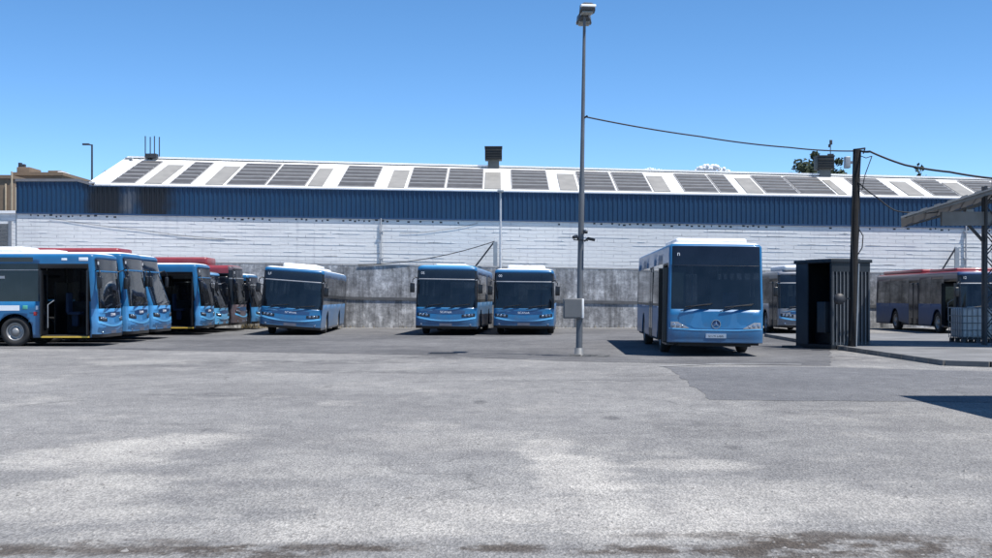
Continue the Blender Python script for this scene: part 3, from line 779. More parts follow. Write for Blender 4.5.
for i in range(60):
    x = -60 + i * 2
    cp.bar((x, YW + .152, zl_(x, 3.165)), (x + 1.985, YW + .152, zl_(x + 1.985, 3.165)), .32, .08)
cp.build('coping', concrete, bwo)
rl = MB()
for i in range(30):
    x = -60 + i * 4
    rl.bar((x, YW - .022, zl_(x, 1.42)), (x + 3.98, YW - .022, zl_(x + 3.98, 1.42)), .036, .15)
    rl.box((x + .1, YW - .03, 0), (x + .2, YW - .006, zl_(x, 1.32)))
rl.build('rail', mat('rail_steel', (.12, .122, .125), .6, var=.2, dirt=(.15, .14, .13)), bwo)

wh = empty('warehouse', (0, YB, 0)); tag(wh, 'long white block warehouse with blue ribbed cladding and a white panelled roof', 'building')
def W(mb, name, m, parent=wh):
    for v in mb.v: v.y -= YB
    return mb.build(name, m, parent)
mb = MB()
mb.face([(XL, YB, 0), (XR, YB, 0), (XR, YB, zl_(XR, 5.64)), (XL, YB, zl_(XL, 5.64))])
mb.face([(XL, YB + 14, 0), (XL, YB, 0), (XL, YB, zl_(XL, 7.0)), (XL, YB + 14, zl_(XL, 7.0))])
mb.face([(XR, YB, 0), (XR, YB + 14, 0), (XR, YB + 14, zl_(XR, 7.0)), (XR, YB, zl_(XR, 7.0))])
mb.face([(XR, YB + 14, 0), (XL, YB + 14, 0), (XL, YB + 14, zl_(XL, 7.0)), (XR, YB + 14, zl_(XR, 7.0))])
WBM = block_wall_material()
# slots left open in the top course
rnd = random.Random(2); x = XL + .3
while x < XR - 1:
    if rnd.random() < (.75 if (int(x / 5) % 3) else .2):
        w_ = rnd.uniform(.06, .16); z = 5.47 + rnd.uniform(-.05, .03)
        mb.box((x, YB - .004, zl_(x, z)), (x + w_, YB + .1, zl_(x, z + .085)), 1)
    x += rnd.uniform(.22, .42)
for i in range(170):
    x = rnd.uniform(XL, XR - 6); z = 3.2 + round(rnd.uniform(0, 11)) * .2 + .01; l_ = rnd.choice((.4, .9, 1.6, 3.0, 5.0)) * rnd.uniform(.7, 1.1)
    if 1: mb.bar((x, YB + .013, zl_(x, z)), (x + l_, YB + .013, zl_(x + l_, z)), .05, rnd.uniform(.012, .025))
W(mb, 'wall', [WBM, black])
# ribbed cladding
mb = MB(); x = XL; pitch = .25
def cz(x): return 7.69 if x < -21.2 else zl_(x, 7.10)
prof = [(0, 0), (.09, 0), (.115, .045), (.225, .045)]
xs = []
while x < XR:
    for dx, dy in prof: xs.append((x + dx, YB - .012 - dy * .8))
    x += pitch
for i in range(len(xs) - 1):
    (xa, ya), (xb, yb) = xs[i], xs[i + 1]
    mb.face([(xa, ya, zl_(xa, 5.66)), (xb, yb, zl_(xb, 5.66)), (xb, yb, cz(xa)), (xa, ya, cz(xa))])
mb.face([(XL, YB + 8, zl_(XL, 5.66)), (XL, YB - .06, zl_(XL, 5.66)), (XL, YB - .06, 7.69), (XL, YB + 8, 7.69)])
def clad_material():
    m = mat('blue_cladding', (.005, .038, .096), .42, var=.08, vscale=.8, dirt=(.016, .05, .095), dirt_scale=.7, dirt_amt=.5)
    nt, N, L = m.node_tree, m.node_tree.nodes, m.node_tree.links
    b = N['Principled BSDF']; src = b.inputs['Base Color'].links[0].from_socket
    tc = N.new('ShaderNodeTexCoord'); sx = N.new('ShaderNodeSeparateXYZ'); L.new(tc.outputs['Object'], sx.inputs[0])
    n = N.new('ShaderNodeTexNoise'); n.inputs['Scale'].default_value = 1.1; n.inputs['Detail'].default_value = 6; L.new(tc.outputs['Object'], n.inputs['Vector'])
    def soot(x0, w):   # old fire damage
        a = N.new('ShaderNodeMath'); a.operation = 'SUBTRACT'; a.inputs[1].default_value = x0; L.new(sx.outputs['X'], a.inputs[0])
        q = N.new('ShaderNodeMath'); q.operation = 'ABSOLUTE'; L.new(a.outputs[0], q.inputs[0])
        d = N.new('ShaderNodeMath'); d.operation = 'MULTIPLY_ADD'; d.inputs[1].default_value = 1.6; L.new(n.outputs['Fac'], d.inputs[0]); L.new(q.outputs[0], d.inputs[2])
        r = N.new('ShaderNodeMapRange'); r.interpolation_type = 'SMOOTHSTEP'; r.inputs['From Min'].default_value = w + .2; r.inputs['From Max'].default_value = w + 1.3; r.inputs['To Min'].default_value = .97; r.inputs['To Max'].default_value = 0
        L.new(d.outputs[0], r.inputs['Value']); return r.outputs[0]
    out = src
    for x0, w in ((-20.5, 1.0), (-18.0, 1.0)):
        mx = N.new('ShaderNodeMix'); mx.data_type = 'RGBA'; mx.inputs['B'].default_value = (.006, .006, .008, 1); L.new(soot(x0, w), mx.inputs['Factor']); L.new(out, mx.inputs['A']); out = mx.outputs['Result']
    mx = N.new('ShaderNodeMix'); mx.data_type = 'RGBA'; mx.inputs['B'].default_value = (.10, .11, .125, 1); L.new(soot(-19.3, .1), mx.inputs['Factor']); L.new(out, mx.inputs['A']); out = mx.outputs['Result']
    L.new(out, b.inputs['Base Color'])
    return m
W(mb, 'cladding', clad_material())
mb = MB()
navy = mat('flashing_navy', (.018, .055, .13), .45)
mb.bar((XL, YB - .02, zl_(XL, 5.63)), (XR, YB - .02, zl_(XR, 5.63)), .09, .08)
W(mb, 'flashing', navy)
mb = MB()
mb.bar((-21.35, YB - .04, zl_(-21.35, 7.14)), (XR, YB - .04, zl_(XR, 7.14)), .12, .11)
W(mb, 'gutter', navy)
mb = MB(); cap = mat('parapet_cap', (.16, .16, .17), .6)
mb.bar((XL - .05, YB + .05, 7.74), (-22.0, YB + .05, 7.74), .3, .14); mb.bar((-22.0, YB + .05, 7.74), (-21.1, YB + .05, 7.50), .3, .14)
mb.box((XL, YB, 7.55), (-21.3, YB + 8, 7.68))
W(mb, 'parapet_cap', cap)
# roof planes: eave -> ridge
Ev = [(-21.2, YB - .12, zl_(-21.2, 7.19)), (XR, YB - .12, zl_(XR, 7.19))]
def ridge(x):
    t = (x + 21.2) / 47.2
    return Vector((x, 72.0 - 2.5 * t, 9.66 - 1.46 * t))
def eave(x): return Vector((x, YB - .10, zl_(x, 7.205)))
def rp(x, t, up=0.0):
    e, r_ = eave(x), ridge(x); p = e.lerp(r_, t); p.z += up; return p
mb = MB()
nx = 70
for i in range(nx):
    xa = -21.2 + (XR + 21.2) * i / nx; xb = -21.2 + (XR + 21.2) * (i + 1) / nx
    mb.face([rp(xa, 0), rp(xb, 0), rp(xb, 1), rp(xa, 1)])
    back = lambda x: Vector((x, 79.2, zl_(x, 7.1)))
    mb.face([ridge(xa), ridge(xb), back(xb), back(xa)])
    mb.face([rp(xa, 0) - Vector((0, 0, .07)), rp(xb, 0) - Vector((0, 0, .07)), rp(xb, 0), rp(xa, 0)])
mb.face([back(-21.2), eave(-21.2), ridge(-21.2)])
mb.face([eave(XR), back(XR), ridge(XR)])
W(mb, 'roof', roof_white)
mb = MB()
for i in range(23):
    xa = -21.2 + i * 3; mb.bar(ridge(xa) + Vector((0, 0, .05)), ridge(xa + 2.98) + Vector((0, 0, .05)), .5, .1)
W(mb, 'ridge_cap', roof_white)
mb = MB(); mb.bar(eave(-21.2) + Vector((0, 0, .04)), ridge(-21.2) + Vector((0, 0, .04)), .35, .12); W(mb, 'verge_cap', roof_white)
def roof_x(px): return (px - 496) / F * (YB - .1)
darks = [(109, 133.5), (168, 189.5), (225, 264), (265.5, 304.5), (336.6, 374), (407, 444.5), (446, 483), (511.6, 549.7), (581, 616.5), (618.5, 653), (685.5, 719.5), (721, 739.5), (767, 800), (801.5, 837.5), (866, 900), (936, 962), (984, 1018), (1020, 1054), (1086, 1120), (1150, 1184), (1186, 1220), (1260, 1290)]
greys = [(143, 160.5), (204, 222), (307, 322), (387, 404), (484.5, 501), (560.5, 578.5), (655, 671.5), (748, 764.5), (840, 848), (910, 926), (964, 980), (1060, 1080), (1125, 1142), (1230, 1250)]
for a, b_ in darks:
    xa, xb = roof_x(a), roof_x(b_); mb = MB(); t0, t1 = .04, .88
    mb.face([rp(xa, t0, .05), rp(xb, t0, .05), rp(xb, t1, .05), rp(xa, t1, .05)], 1)
    for (u, w_) in (((xa, t0), (xb, t0)), ((xb, t0), (xb, t1)), ((xb, t1), (xa, t1)), ((xa, t1), (xa, t0))):
        mb.face([rp(*u), rp(*w_), rp(*w_, .05), rp(*u, .05)], 1)
    mb.face([rp(xa + .05, t0 + .01, .055), rp(xb - .05, t0 + .01, .055), rp(xb - .05, t1 - .01, .055), rp(xa + .05, t1 - .01, .055)], 0)
    n = 6
    for i in range(1, n):
        s0 = t0 + (t1 - t0) * (i - .06) / n; s1 = t0 + (t1 - t0) * (i + .06) / n
        q = [rp(xa + .05, s0, .055), rp(xb - .05, s0, .055), rp(xb - .05, s1, .055), rp(xa + .05, s1, .055)]; z_ = Vector((0, 0, .05))
        mb.face([p + z_ for p in q], 1)
        for j in range(4): mb.face([q[j], q[(j + 1) % 4], q[(j + 1) % 4] + z_, q[j] + z_], 1)
    W(mb, 'roof_panel', [panel_m, panel_line])
for a, b_ in greys:
    xa, xb = roof_x(a), roof_x(b_); mb = MB(); t0, t1 = .03, .74
    n = 8
    q = [rp(xa, t0, .05), rp(xb, t0, .05), rp(xb, t1, .05), rp(xa, t1, .05)]
    mb.face(q); z_ = Vector((0, 0, .05))
    for j in range(4): mb.face([q[j] - z_, q[(j + 1) % 4] - z_, q[(j + 1) % 4], q[j]])
    W(mb, 'skylight', skylight_m)
# roof vents (cowl on a square neck)
ventm = mat('vent_black', (.008, .01, .011), .6, var=.3); neckm = mat('vent_neck', (.09, .1, .1), .6)
for px, wpx, yt, ym, yb in ((493.5, 17, 147.5, 160.5, 168), (824, 16.5, 156.5, 170, 177.5)):
    x = (px - 496) / F * 71; Yv = ridge(x).y; s = Yv / F; zt = H_CAM + (297 - yt) * s; zm = H_CAM + (297 - ym) * s; zb_ = ridge(x).z - .35; w_ = wpx * s / 2
    x = (px - 496) * s
    nk = MB(); nk.box((x - w_ * .66, Yv - w_ * .66, zb_), (x + w_ * .66, Yv + w_ * .66, zm)); nko = W(nk, 'roof_vent', neckm)
    c_ = MB(); c_.box((x - w_, Yv - w_, zm), (x + w_, Yv + w_, zt), 0, .04)
    c_.box((x - w_ * 1.04, Yv - w_ * 1.04, zt - .06), (x + w_ * 1.04, Yv + w_ * 1.04, zt + .02))
    for k_ in range(4): c_.box((x - w_ * .9, Yv - w_ - .02, zm + .08 + k_ * .14), (x + w_ * .9, Yv - w_ + .01, zm + .14 + k_ * .14))
    W(c_, 'cowl', ventm, nko)
# aerial masts on the ridge
am = empty('aerial_frame', (0, 0, 0)); tag(am, 'four thin dark aerial rods on a small frame at the roof ridge', 'antenna')
Ya = 71.6; s = Ya / F; base = None
zbv = ridge((152 - 496) * s).z
am.location = ((152 - 496) * s, Ya, zbv)
fr = MB(); fr.box((-.34, -.3, 0), (.34, .3, .1)); fr.box((-.3, -.25, .1), (.3, .25, .24)); fr.build('frame', steel_d, am)
for px, dy in ((146.3, -.2), (149.3, .2), (155.4, -.2), (158.4, .2)):
    x = (px - 152) * s; zt = H_CAM + (297 - 136.5) * s - zbv
    r_ = MB(); r_.tube([(x, dy, .1), (x, dy, zt)], .035, 6); r_.build('rod', steel_d, am)
# small roof clutter near the verge
for px, py in ((107.5, 172.5), (128, 159.5)):
    p = P(px, py, 68.3 if px < 120 else 71.3)
    b_ = MB(); b_.box((-.22, -.2, -.25), (.22, .2, .02), 0, .03); b_.box((-.1, -.25, .02), (.3, .1, .1), 0, .02); tag(b_.build('roof_cowl', trimgrey, None, loc=p), 'small grey cowl on the bare white roof end, ' + ('lower of two' if px < 120 else 'higher of two by the ridge'), 'roof cowl', 'small cowls on the roof end')
# wind vane mast
vm = empty('wind_vane', ridge((827.5 - 496) / F * 70.5)); tag(vm, 'thin mast with dark wind vane beside the black roof vent and tree', 'wind vane')
x0 = vm.location; s = 70.3 / F; h0 = H_CAM + (297 - 143) * s - x0.z
q = MB(); q.tube([(0, 0, -.2), (0, 0, h0)], .025, 6); q.build('mast', steel_d, vm)
q = MB(); q.box((-.16, -.04, h0 - .75), (.18, .04, h0 - .66)); q.build('crossbar', steel_d, vm)
q = MB(); q.box((-.05, -.05, h0 - .15), (.1, .05, h0 + .12), 0, .02); q.box((-.12, -.03, h0 - .3), (.02, .03, h0 - .12), 0, .02); q.build('vane', steel_d, vm)

# downpipes
for px, y0, y1, r_, lab in ((381, 218.5, 266, .04, 'thin grey downpipe on the white wall above a bus with teal roof edge'), (966, 226, 273, .045, 'thin grey downpipe on the white wall behind the caged tank')):
    x = (px - 496) / F * (YB - .1); q = MB(); q.tube([(0, 0, H_CAM + (297 - y1) / F * YB), (0, 0, H_CAM + (297 - y0) / F * YB)], r_, 8)
    for zz in (3.6, 5.0): q.box((-.1, -.05, zz), (.1, .1, zz + .05))
    tag(q.build('downpipe', mat('pipe_grey', (.35, .36, .38), .5), None, loc=(x, YB - .1, 0)), lab, 'downpipe', 'downpipes on the white wall')
# inclined stays on the boundary wall with old fence posts
for px, dpx, py0, lab in ((495.5, -20, 241, 'grey steel post with diagonal stay on the wall behind two buses'), (957, -17, 247, 'grey steel post with diagonal stay above the red-roofed bus')):
    s = (YW + .1) / F; p = P(px, py0, YW + .1); o = empty('fence_post', (p.x, YW + .1, 0)); tag(o, lab, 'post', 'steel posts on the boundary wall')
    zb_ = zl_(p.x, 3.2)
    q = MB(); q.box((-.12, -.06, zb_ - (1.2 if px < 600 else 0)), (-.02, .06, p.z)); q.box((-.02, -.06, zb_), (.1, -.02, p.z - .04)); q.build('post', steel_l, o)
    q = MB(); q.tube([(-.05, 0, p.z - .02), (dpx * s, 0, zb_)], .045, 6); q.build('stay', steel_d, o)
def cable(pts, r_, lab, sag=0.0, n=18, name='cable'):
    out = []
    for i in range(len(pts) - 1):
        a, b_ = Vector(pts[i]), Vector(pts[i + 1])
        for k_ in range(n + (i == len(pts) - 2)):
            t = k_ / n; p = a.lerp(b_, t); p.z -= sag * 4 * t * (1 - t); out.append(p)
    q = MB(); q.tube(out, r_, 6); return tag(q.build(name, cable_m), lab, 'cable', 'cables strung across the yard')
cable([P(494, 241.5, YW - .05), P(358, 264.5, YW - .05)], .022, 'sagging dark wire on white wall running from the diagonal-stay post', .3)
cable([P(50, 218, YB - .03), P(140, 230, YB - .03), P(225, 239, YB - .03)], .008, 'thin slack wire pinned to the white wall under the burnt cladding', .05)
cable([P(478, 223, YB - .03), P(440, 230, YB - .03), P(400, 233, YB - .03)], .007, 'thin wire pinned to the white wall close to the slim lamp pole', .05)

# slim lamp pole at the wall
o = empty('street_lamp', ((500.5 - 496) / F * 63.9, 63.9, 0)); tag(o, 'slim pale lamp pole standing against the white wall behind two buses', 'street lamp')
zt = H_CAM + (297 - 192.5) / F * 63.9
q = MB(); q.tube([(0, 0, 0), (0, 0, zt)], [.075, .05], 10); q.build('pole', mat('pole_pale', (.42, .43, .45), .5), o)
q = MB(); q.box((-.16, -.35, zt), (.16, .12, zt + .12), 0, .03); q.build('lamp_head', steel_l, o)

# ------------------------------------------------------------------ tall lamp post
o = empty('lamp_post', (2.25, 33.6, 0)); tag(o, 'tall grey lamp post with twin floodlight head, cameras and a meter box', 'lamp post')
hz = H_CAM + (297 - 14) / F * 33.6; lean = .15
q = MB(); q.tube([(0, 0, 0), (lean * .52, 0, hz * .52)], [.09, .075], 14); q.tube([(lean * .5, 0, hz * .5), (lean, 0, hz)], [.062, .038], 12); q.lathe([(0, .2), (.03, .2), (.03, .13), (.22, .115), (.22, .09)], 'z', 16); q.build('pole', mat('pole_grey', (.12, .13, .145), .55, metal=.2, var=.15, vscale=2, dirt=(.12, .1, .08)), o)
headm = mat('floodlight_body', (.07, .075, .085), .45)
diff = mat('floodlight_glass', (.25, .26, .25), .15)
def head(sgn):
    h = MB()
    prof = [(-.02, .10, -.05, .05), (.10, .17, -.09, .09), (.45, .22, -.10, .12), (.72, .21, -.07, .10), (.80, .17, -.03, .06)]
    rings = []
    for (l_, w_, a, b_) in prof:
        rings.append([Vector((-w_, l_, a)), Vector((w_, l_, a)), Vector((w_ * .9, l_, b_ * .6)), Vector((w_ * .5, l_, b_)), Vector((-w_ * .5, l_, b_)), Vector((-w_ * .9, l_, b_ * .6))])
    for i in range(len(rings) - 1):
        for j in range(6): h.face([rings[i][j], rings[i][(j + 1) % 6], rings[i + 1][(j + 1) % 6], rings[i + 1][j]], 0, False)
    h.face(rings[0]); h.face(rings[-1][::-1])
    ho = h.build('lamp_head', headm, o)
    g = MB(); g.box((-.16, .22, -.125), (.16, .66, -.085), 0, .02); g.build('diffuser', diff, ho)
    t = MB(); t.box((-.215, .70, -.02), (.215, .86, .035), 0, .015); t.build('visor', roof_white, ho)
    ho.location = (lean, 0, hz + (.05 if sgn > 0 else -.02)); ho.scale = (.95, .62, 1.15); ho.rotation_euler = (R(6 if sgn > 0 else -14), 0, R(180 + 8) if sgn > 0 else R(0))
    if sgn > 0: ho.location.y = .0
    return ho
head(1); head(-1)
q = MB(); q.box((-.43, -.22, 1.02), (.06, .06, 1.56), 0, .02); mo = q.build('meter_box', mat('box_grey', (.12, .125, .13), .6, dirt=(.15, .15, .15)), o)
q = MB(); q.box((-.40, -.235, 1.06), (.03, -.222, 1.52)); q.build('box_door', MATS['box_grey'], mo)
q = MB(); q.box((.062, -.2, 1.03), (.12, .05, 1.55), 0, .01); q.build('side_cover', roof_white, mo)
zc = H_CAM + (297 - 237) / F * 33.6
for (dx, dz, rz_) in ((-.16, .0, 25), (.24, -.06, -55), (.1, .14, -10)):
    q = MB(); q.box((-.045, -.13, -.04), (.045, .08, .04), 0, .015); q.lathe([(-.135, .001), (-.135, .035), (-.12, .038)], 'y', 12); q.tube([(0, .1, 0), (0, .16, -.1)], .02, 6)
    c_ = q.build('camera', black, o); c_.location = (lean * .35 + dx, -.16, zc + dz); c_.rotation_euler = (R(12), 0, R(-rz_))
q = MB(); q.bar((-.16, -.07, zc - .08), (.24, -.07, zc - .1), .03, .03); q.tube([(lean * .7, 0, H_CAM + 178 / F * 33.6), (lean * .7 + .12, -.05, H_CAM + 181 / F * 33.6)], .025, 6); q.build('bracket', black, o)
q = MB(); rr_ = random.Random(4)
for i, (x, y, w_, h_) in enumerate(((.35, -.3, .3, .06), (.62, -.45, .22, .05), (-.1, -.28, .18, .05))):
    V = []
    for z in (.0, h_):
        for k_ in range(7):
            a = k_ * 6.283 / 7; f_ = (1 if z == 0 else .8) * rr_.uniform(.8, 1.2); V.append((x + w_ * math.cos(a) * f_, y + w_ * .6 * math.sin(a) * f_, z + rr_.uniform(0, .012)))
    s_o = MB(); s_o.raw(V, [[k_, (k_ + 1) % 7, 7 + (k_ + 1) % 7, 7 + k_] for k_ in range(7)] + [list(range(7, 14))])
    tag(s_o.build('concrete_lump', mat('old_concrete', (.10, .10, .10), .9, bump=.4, var=.3), None, loc=(2.25, 33.6, 0)),
        ('dark flat concrete lump at the foot of the tall lamp post', 'dark slab of broken concrete lying farthest from the lamp post foot', 'small dark concrete lump on the near side of the lamp post foot')[i], 'concrete lump', 'broken concrete at the lamp post')

# ------------------------------------------------------------------ utility pole and cables
bx, by = 10.62, 37.0
o = empty('utility_pole', (bx, by, .12)); tag(o, 'leaning dark utility pole wrapped in cables beside the slatted kiosk', 'utility pole')
zt = H_CAM + (297 - 149) / F * by - .12; tx = (856.5 - 496) / F * by - bx
q = MB(); q.tube([(0, 0, -.12), (tx, 0, zt)], [.125, .10], 12); q.build('pole', mat('creosote_wood', (.012, .0105, .010), .9, var=.4, vscale=6, bump=.5), o)
q = MB()
rr_ = random.Random(8)
for k_ in range(5):
    a0 = rr_.uniform(0, 6.28); pts = []
    for i in range(22):
        t = i / 21; a = a0 + .35 * math.sin(t * (3 + k_)) ; r_ = .135 - .02 * t + .012 * math.sin(t * 17 + k_)
        pts.append((tx * t + r_ * math.cos(a), r_ * math.sin(a), zt * (.03 + .96 * t)))
    q.tube(pts, rr_.uniform(.012, .022), 5)
q.tube([(tx * .62 + .1, -.02, zt * .60), (tx * .6 + .24, -.04, zt * .56), (tx * .58 + .22, -.02, zt * .5), (tx * .55 + .08, 0, zt * .46)], .016, 6)
q.build('cable_bundle', cable_m, o)
q = MB(); q.tube([(-.02 + tx * .0 + .13, -.05, 0), (tx * .42 + .13, -.05, zt * .42)], .028, 8); q.build('conduit', steel_l, o)
q = MB(); zc = H_CAM + (297 - 162.5) / F * by - .12; q.box((tx - .36, -.1, zc - .17), (tx - .2, .1, zc + .17), 0, .02); q.box((tx - .22, -.03, zc - .04), (tx - .08, .03, zc + .04)); q.build('junction_box', steel_l, o)
q = MB(); q.bar((tx - .05, 0, zt - .02), (tx + .26, 0, zt + .02), .06, .05); q.tube([(tx + .25, 0, zt), (tx + .2, 0, zt - .14)], .02, 6); q.build('crossarm', steel_d, o)
# a round box on the pole at kiosk height
q = MB(); zc = H_CAM + (297 - 303) / F * by; q.lathe([(-.12, .001), (-.12, .16), (0, .17), (.06, .1)], 'y', 18, 0, (-.42, -.12, zc)); q.bar((-.3, -.05, zc), (0, -.02, zc + .02), .05, .05); q.build('meter', steel_d, o)
TP = Vector((bx + tx, by, .12 + zt))
cable([P(586.5, 117, 33.55), P(700, 136.5, 34.7), P(790, 147.5, 36), TP + Vector((-.1, 0, -.06))], .02, 'dark cable sagging through the sky from lamp post to utility pole', .03)
cable([TP + Vector((.1, 0, -.05)), P(870, 151.5, 36.5), P(905, 165, 36), P(950, 172, 35.5), P(1000, 179, 35), P(1090, 186, 33)], .034, 'thick twisted cable leaving the utility pole over the canopy', .02)
cable([TP + Vector((.1, -.02, -.2)), P(866, 158, 36.8), P(872, 156, 36.8), P(865, 175, 36.8), P(862, 190, 36.9)], .014, 'thin loop of loose cable hanging beside the utility pole top', .0)
cable([P(858, 182, 36.9), P(878, 198, 36.9), P(895, 210.5, 36.9), P(915, 212, 37.3), P(938, 212, 38.3)], .02, 'cable drooping from the utility pole down to the canopy beam', .03)

# ------------------------------------------------------------------ kiosk
kd = R(22); ux = Vector((math.cos(kd), math.sin(kd), 0)); uy = Vector((-math.sin(kd), math.cos(kd), 0))
o = empty('kiosk', (10.20, 37.7, 0), kd); tag(o, 'dark open-sided metal kiosk with slatted front beside the utility pole', 'kiosk')
kw, kl, kh = 1.42, 1.78, 2.75
km = mat('kiosk_paint', (.011, .016, .023), .5, var=.2, dirt=(.025, .025, .027), bump=.1)
kl_m = mat('kiosk_panel', (.035, .047, .062), .5, var=.12, dirt=(.06, .06, .06))
q = MB(); q.box((-.02, -.03, .02), (kw, kl, .14)); q.build('base', km, o)
q = MB(); q.box((-.06, -.06, kh - .10), (kw + .06, kl + .06, kh), 0, .01); q.box((.2, .2, kh), (kw - .2, kl - .2, kh + .03)); q.build('roof', km, o)
q = MB(); q.box((kw - .04, .05, .14), (kw, kl, kh - .1)); q.box((0, kl - .04, .14), (kw - .04, kl, kh - .1)); q.build('wall', km, o)
q = MB()
for i in range(11):
    x = .03 + i * (kw - .08) / 10; q.box((x, -.03, .14), (x + .02, .0, kh - .38))
so_ = q.build('slat_panel', [mat('slat_grey', (.17, .18, .195), .5, dirt=(.12, .12, .12))], o)
q = MB(); q.box((0, .012, .22), (kw, .03, kh - .38)); q.box((0, -.02, kh - .38), (kw, .01, kh - .1)); q.box((0, -.02, .14), (kw, .01, .22)); q.build('back_panel', km, o)
q = MB(); q.box((-.02, kl * .66, .14), (.02, kl, kh - .1)); q.build('side_panel', kl_m, o)
for (x, y) in ((0, 0), (kw - .05, 0), (0, kl - .05)):
    q = MB(); q.box((x - .012, y - .012, .0), (x + .06, y + .06, kh - .1)); q.build('post', km, o)
q = MB(); q.box((.02, .35, .5), (.3, .75, 1.45), 0, .02); q.build('cabinet', kl_m, o)
q = MB(); q.box((.35, .3, .14), (1.1, 1.3, 1.0), 0, .03); q.build('counter', km, o)
# bits on the ground at the kiosk
q = MB(); q.box((-.5, -.06, 0), (.5, .06, .07), 0, .01); q.box((-.2, -.2, 0), (.6, -.12, .05), 0, .01); tag(q.build('timber_offcut', steel_d, None, loc=(9.55, 39.2, 0)), 'dark offcuts of timber lying at the shaded foot of the kiosk', 'timber')

# ------------------------------------------------------------------ canopy on the island
o = empty('canopy', (16.3, 39.0, .12)); tag(o, 'open yard canopy with sloping grey sheet roof on dark lattice post', 'canopy')
sheetm = mat('canopy_sheet', (.24, .24, .24), .6, var=.12, dirt=(.15, .14, .13), dirt_scale=.8)
def cpnt(x, y, z): return Vector((x, y, z)) - Vector((16.3, 39.0, .12))
q = MB()
def cr(x, y, d=0):     # x, y run along and across the roof, which stands turned in the yard like the kiosk
    a, b_ = x - 12.15, y - 36.6
    return cpnt(11.95 + a + .33 * b_, 36.6 - .33 * a + b_, 3.98 + a * .325 + d)
nseg = 40
for i in range(nseg):
    xa = 12.15 + i * 7.0 / nseg; xb = 12.15 + (i + 1) * 7.0 / nseg; h_ = .03 if i % 2 else 0
    for dz_, rev in ((0, 0), (-.05, 1)):
        f_ = [cr(xa, 36.6, dz_ + h_), cr(xb, 36.6, dz_ + h_), cr(xb, 41.6, dz_ + h_), cr(xa, 41.6, dz_ + h_)]
        q.face(f_[::-1] if rev else f_)
    q.face([cr(xa, 36.6, -.05), cr(xb, 36.6, -.05), cr(xb, 36.6, h_), cr(xa, 36.6, h_)])
q.face([cr(12.15, 41.6, -.05), cr(12.15, 36.6, -.05), cr(12.15, 36.6), cr(12.15, 41.6)])
q.face([cr(19.15, 36.6, -.05), cr(19.15, 41.6, -.05), cr(19.15, 41.6), cr(19.15, 36.6)])
ro_ = q.build('roof', sheetm, o)
for yv in (36.72, 41.35):      # tapered rafters
    q = MB(); n_ = 12
    for i in range(n_):
        xa = 12.3 + i * 6.8 / n_; xb = 12.3 + (i + 1) * 6.8 / n_; da = -.06 - .03 - .035 * (xa - 12.3); db = -.06 - .03 - .035 * (xb - 12.3)
        f1 = [cr(xa, yv, da), cr(xb, yv, db), cr(xb, yv, -.056), cr(xa, yv, -.056)]; f2 = [p + Vector((0, .12, 0)) for p in f1]
        q.face(f1); q.face(f2[::-1]); q.face([f1[0], f2[0], f2[1], f1[1]])
    q.build('rafter', mat('rafter_grey', (.19, .19, .19), .6, dirt=(.12, .12, .12)), o)
q = MB(); a = cpnt(13.75, 38.3, 4.02); q.bar(a, cpnt(20.5, 38.3, 4.02), .16, .42); q.build('beam', mat('beam_grey', (.20, .215, .23), .6, dirt=(.12, .13, .14)), o)
for px_ in (15.25, 18.8):
    q = MB(); x = px_ - 16.3
    for dx in (-.16, .16):
        for dy in (-.12, .12): q.box((x + dx - .035, dy - .035 - .7, -.1), (x + dx + .035, dy + .035 - .7, 5.1 if dx > 0 else 4.9))
    for k_ in range(12):
        z = .1 + k_ * .38; sgn = 1 if k_ % 2 else -1
        q.bar((x - .16 * sgn, -.83, z), (x + .16 * sgn, -.83, z + .38), .03, .03); q.bar((x - .16 * sgn, -.57, z), (x + .16 * sgn, -.57, z + .38), .03, .03)
    q.build('post', steel_d, o)
    for sg in (-1, 1):
        q = MB(); q.bar((x + sg * .2, -.7, 3.2), (x + sg * .7, -.7, 3.75), .08, .08); q.build('knee_brace', steel_d, o)
q = MB(); q.box((-1.8, -.75, 3.97), (-1.55, -.5, 4.2), 0, .02); q.build('lamp', steel_l, o)

# second canopy: added out of view to cast the dark shadow on the asphalt
o = empty('canopy', (11.2, 15.9, 0)); tag(o, 'unseen flat grey canopy on four posts added to cast the asphalt shadow', 'canopy')
q = MB(); q.box((-3.25, -3.9, 3.65), (3.6, 3.25, 3.85)); q.build('roof', sheetm, o)
for x in (-2.2, 2.6):
    for y in (-3.0, 2.2):
        q = MB(); q.box((x - .09, y - .09, 0), (x + .09, y + .09, 3.65)); q.build('post', steel_d, o)

# ------------------------------------------------------------------ caged water tank
o = empty('water_tank', (15.55, 40.6, .12)); tag(o, 'pale plastic water tank in a wire cage on a pallet beneath canopy', 'water tank')
q = MB(); q.box((-.48, -.56, .16), (.48, .56, 1.12), 0, .08); q.lathe([(1.1, .11), (1.16, .11), (1.16, .001)], 'z', 16); q.build('tank', mat('tank_plastic', (.50, .51, .51), .4, var=.1, dirt=(.18, .18, .17)), o)
q = MB()
for z in (.18, .41, .64, .87, 1.13):
    q.tube([(-.51, -.59, z), (.51, -.59, z), (.51, .59, z), (-.51, .59, z), (-.51, -.59, z)], .013, 5)
for i in range(7):
    x = -.51 + i * .17
    for y in (-.59, .59): q.tube([(x, y, .14), (x, y, 1.13)], .012, 5)
    y = -.59 + i * .1967
    for x in (-.51, .51): q.tube([(x, y, .14), (x, y, 1.13)], .012, 5)
q.build('cage', mat('cage_steel', (.2, .21, .22), .4, metal=.5), o)
q = MB()
for y in (-.5, 0, .5): q.box((-.5, y - .06, .1), (.5, y + .06, .14)); 
for x in (-.44, 0, .44):
    for y in (-.5, 0, .5): q.box((x - .06, y - .07, 0), (x + .06, y + .07, .1))
q.build('pallet', steel_d, o)

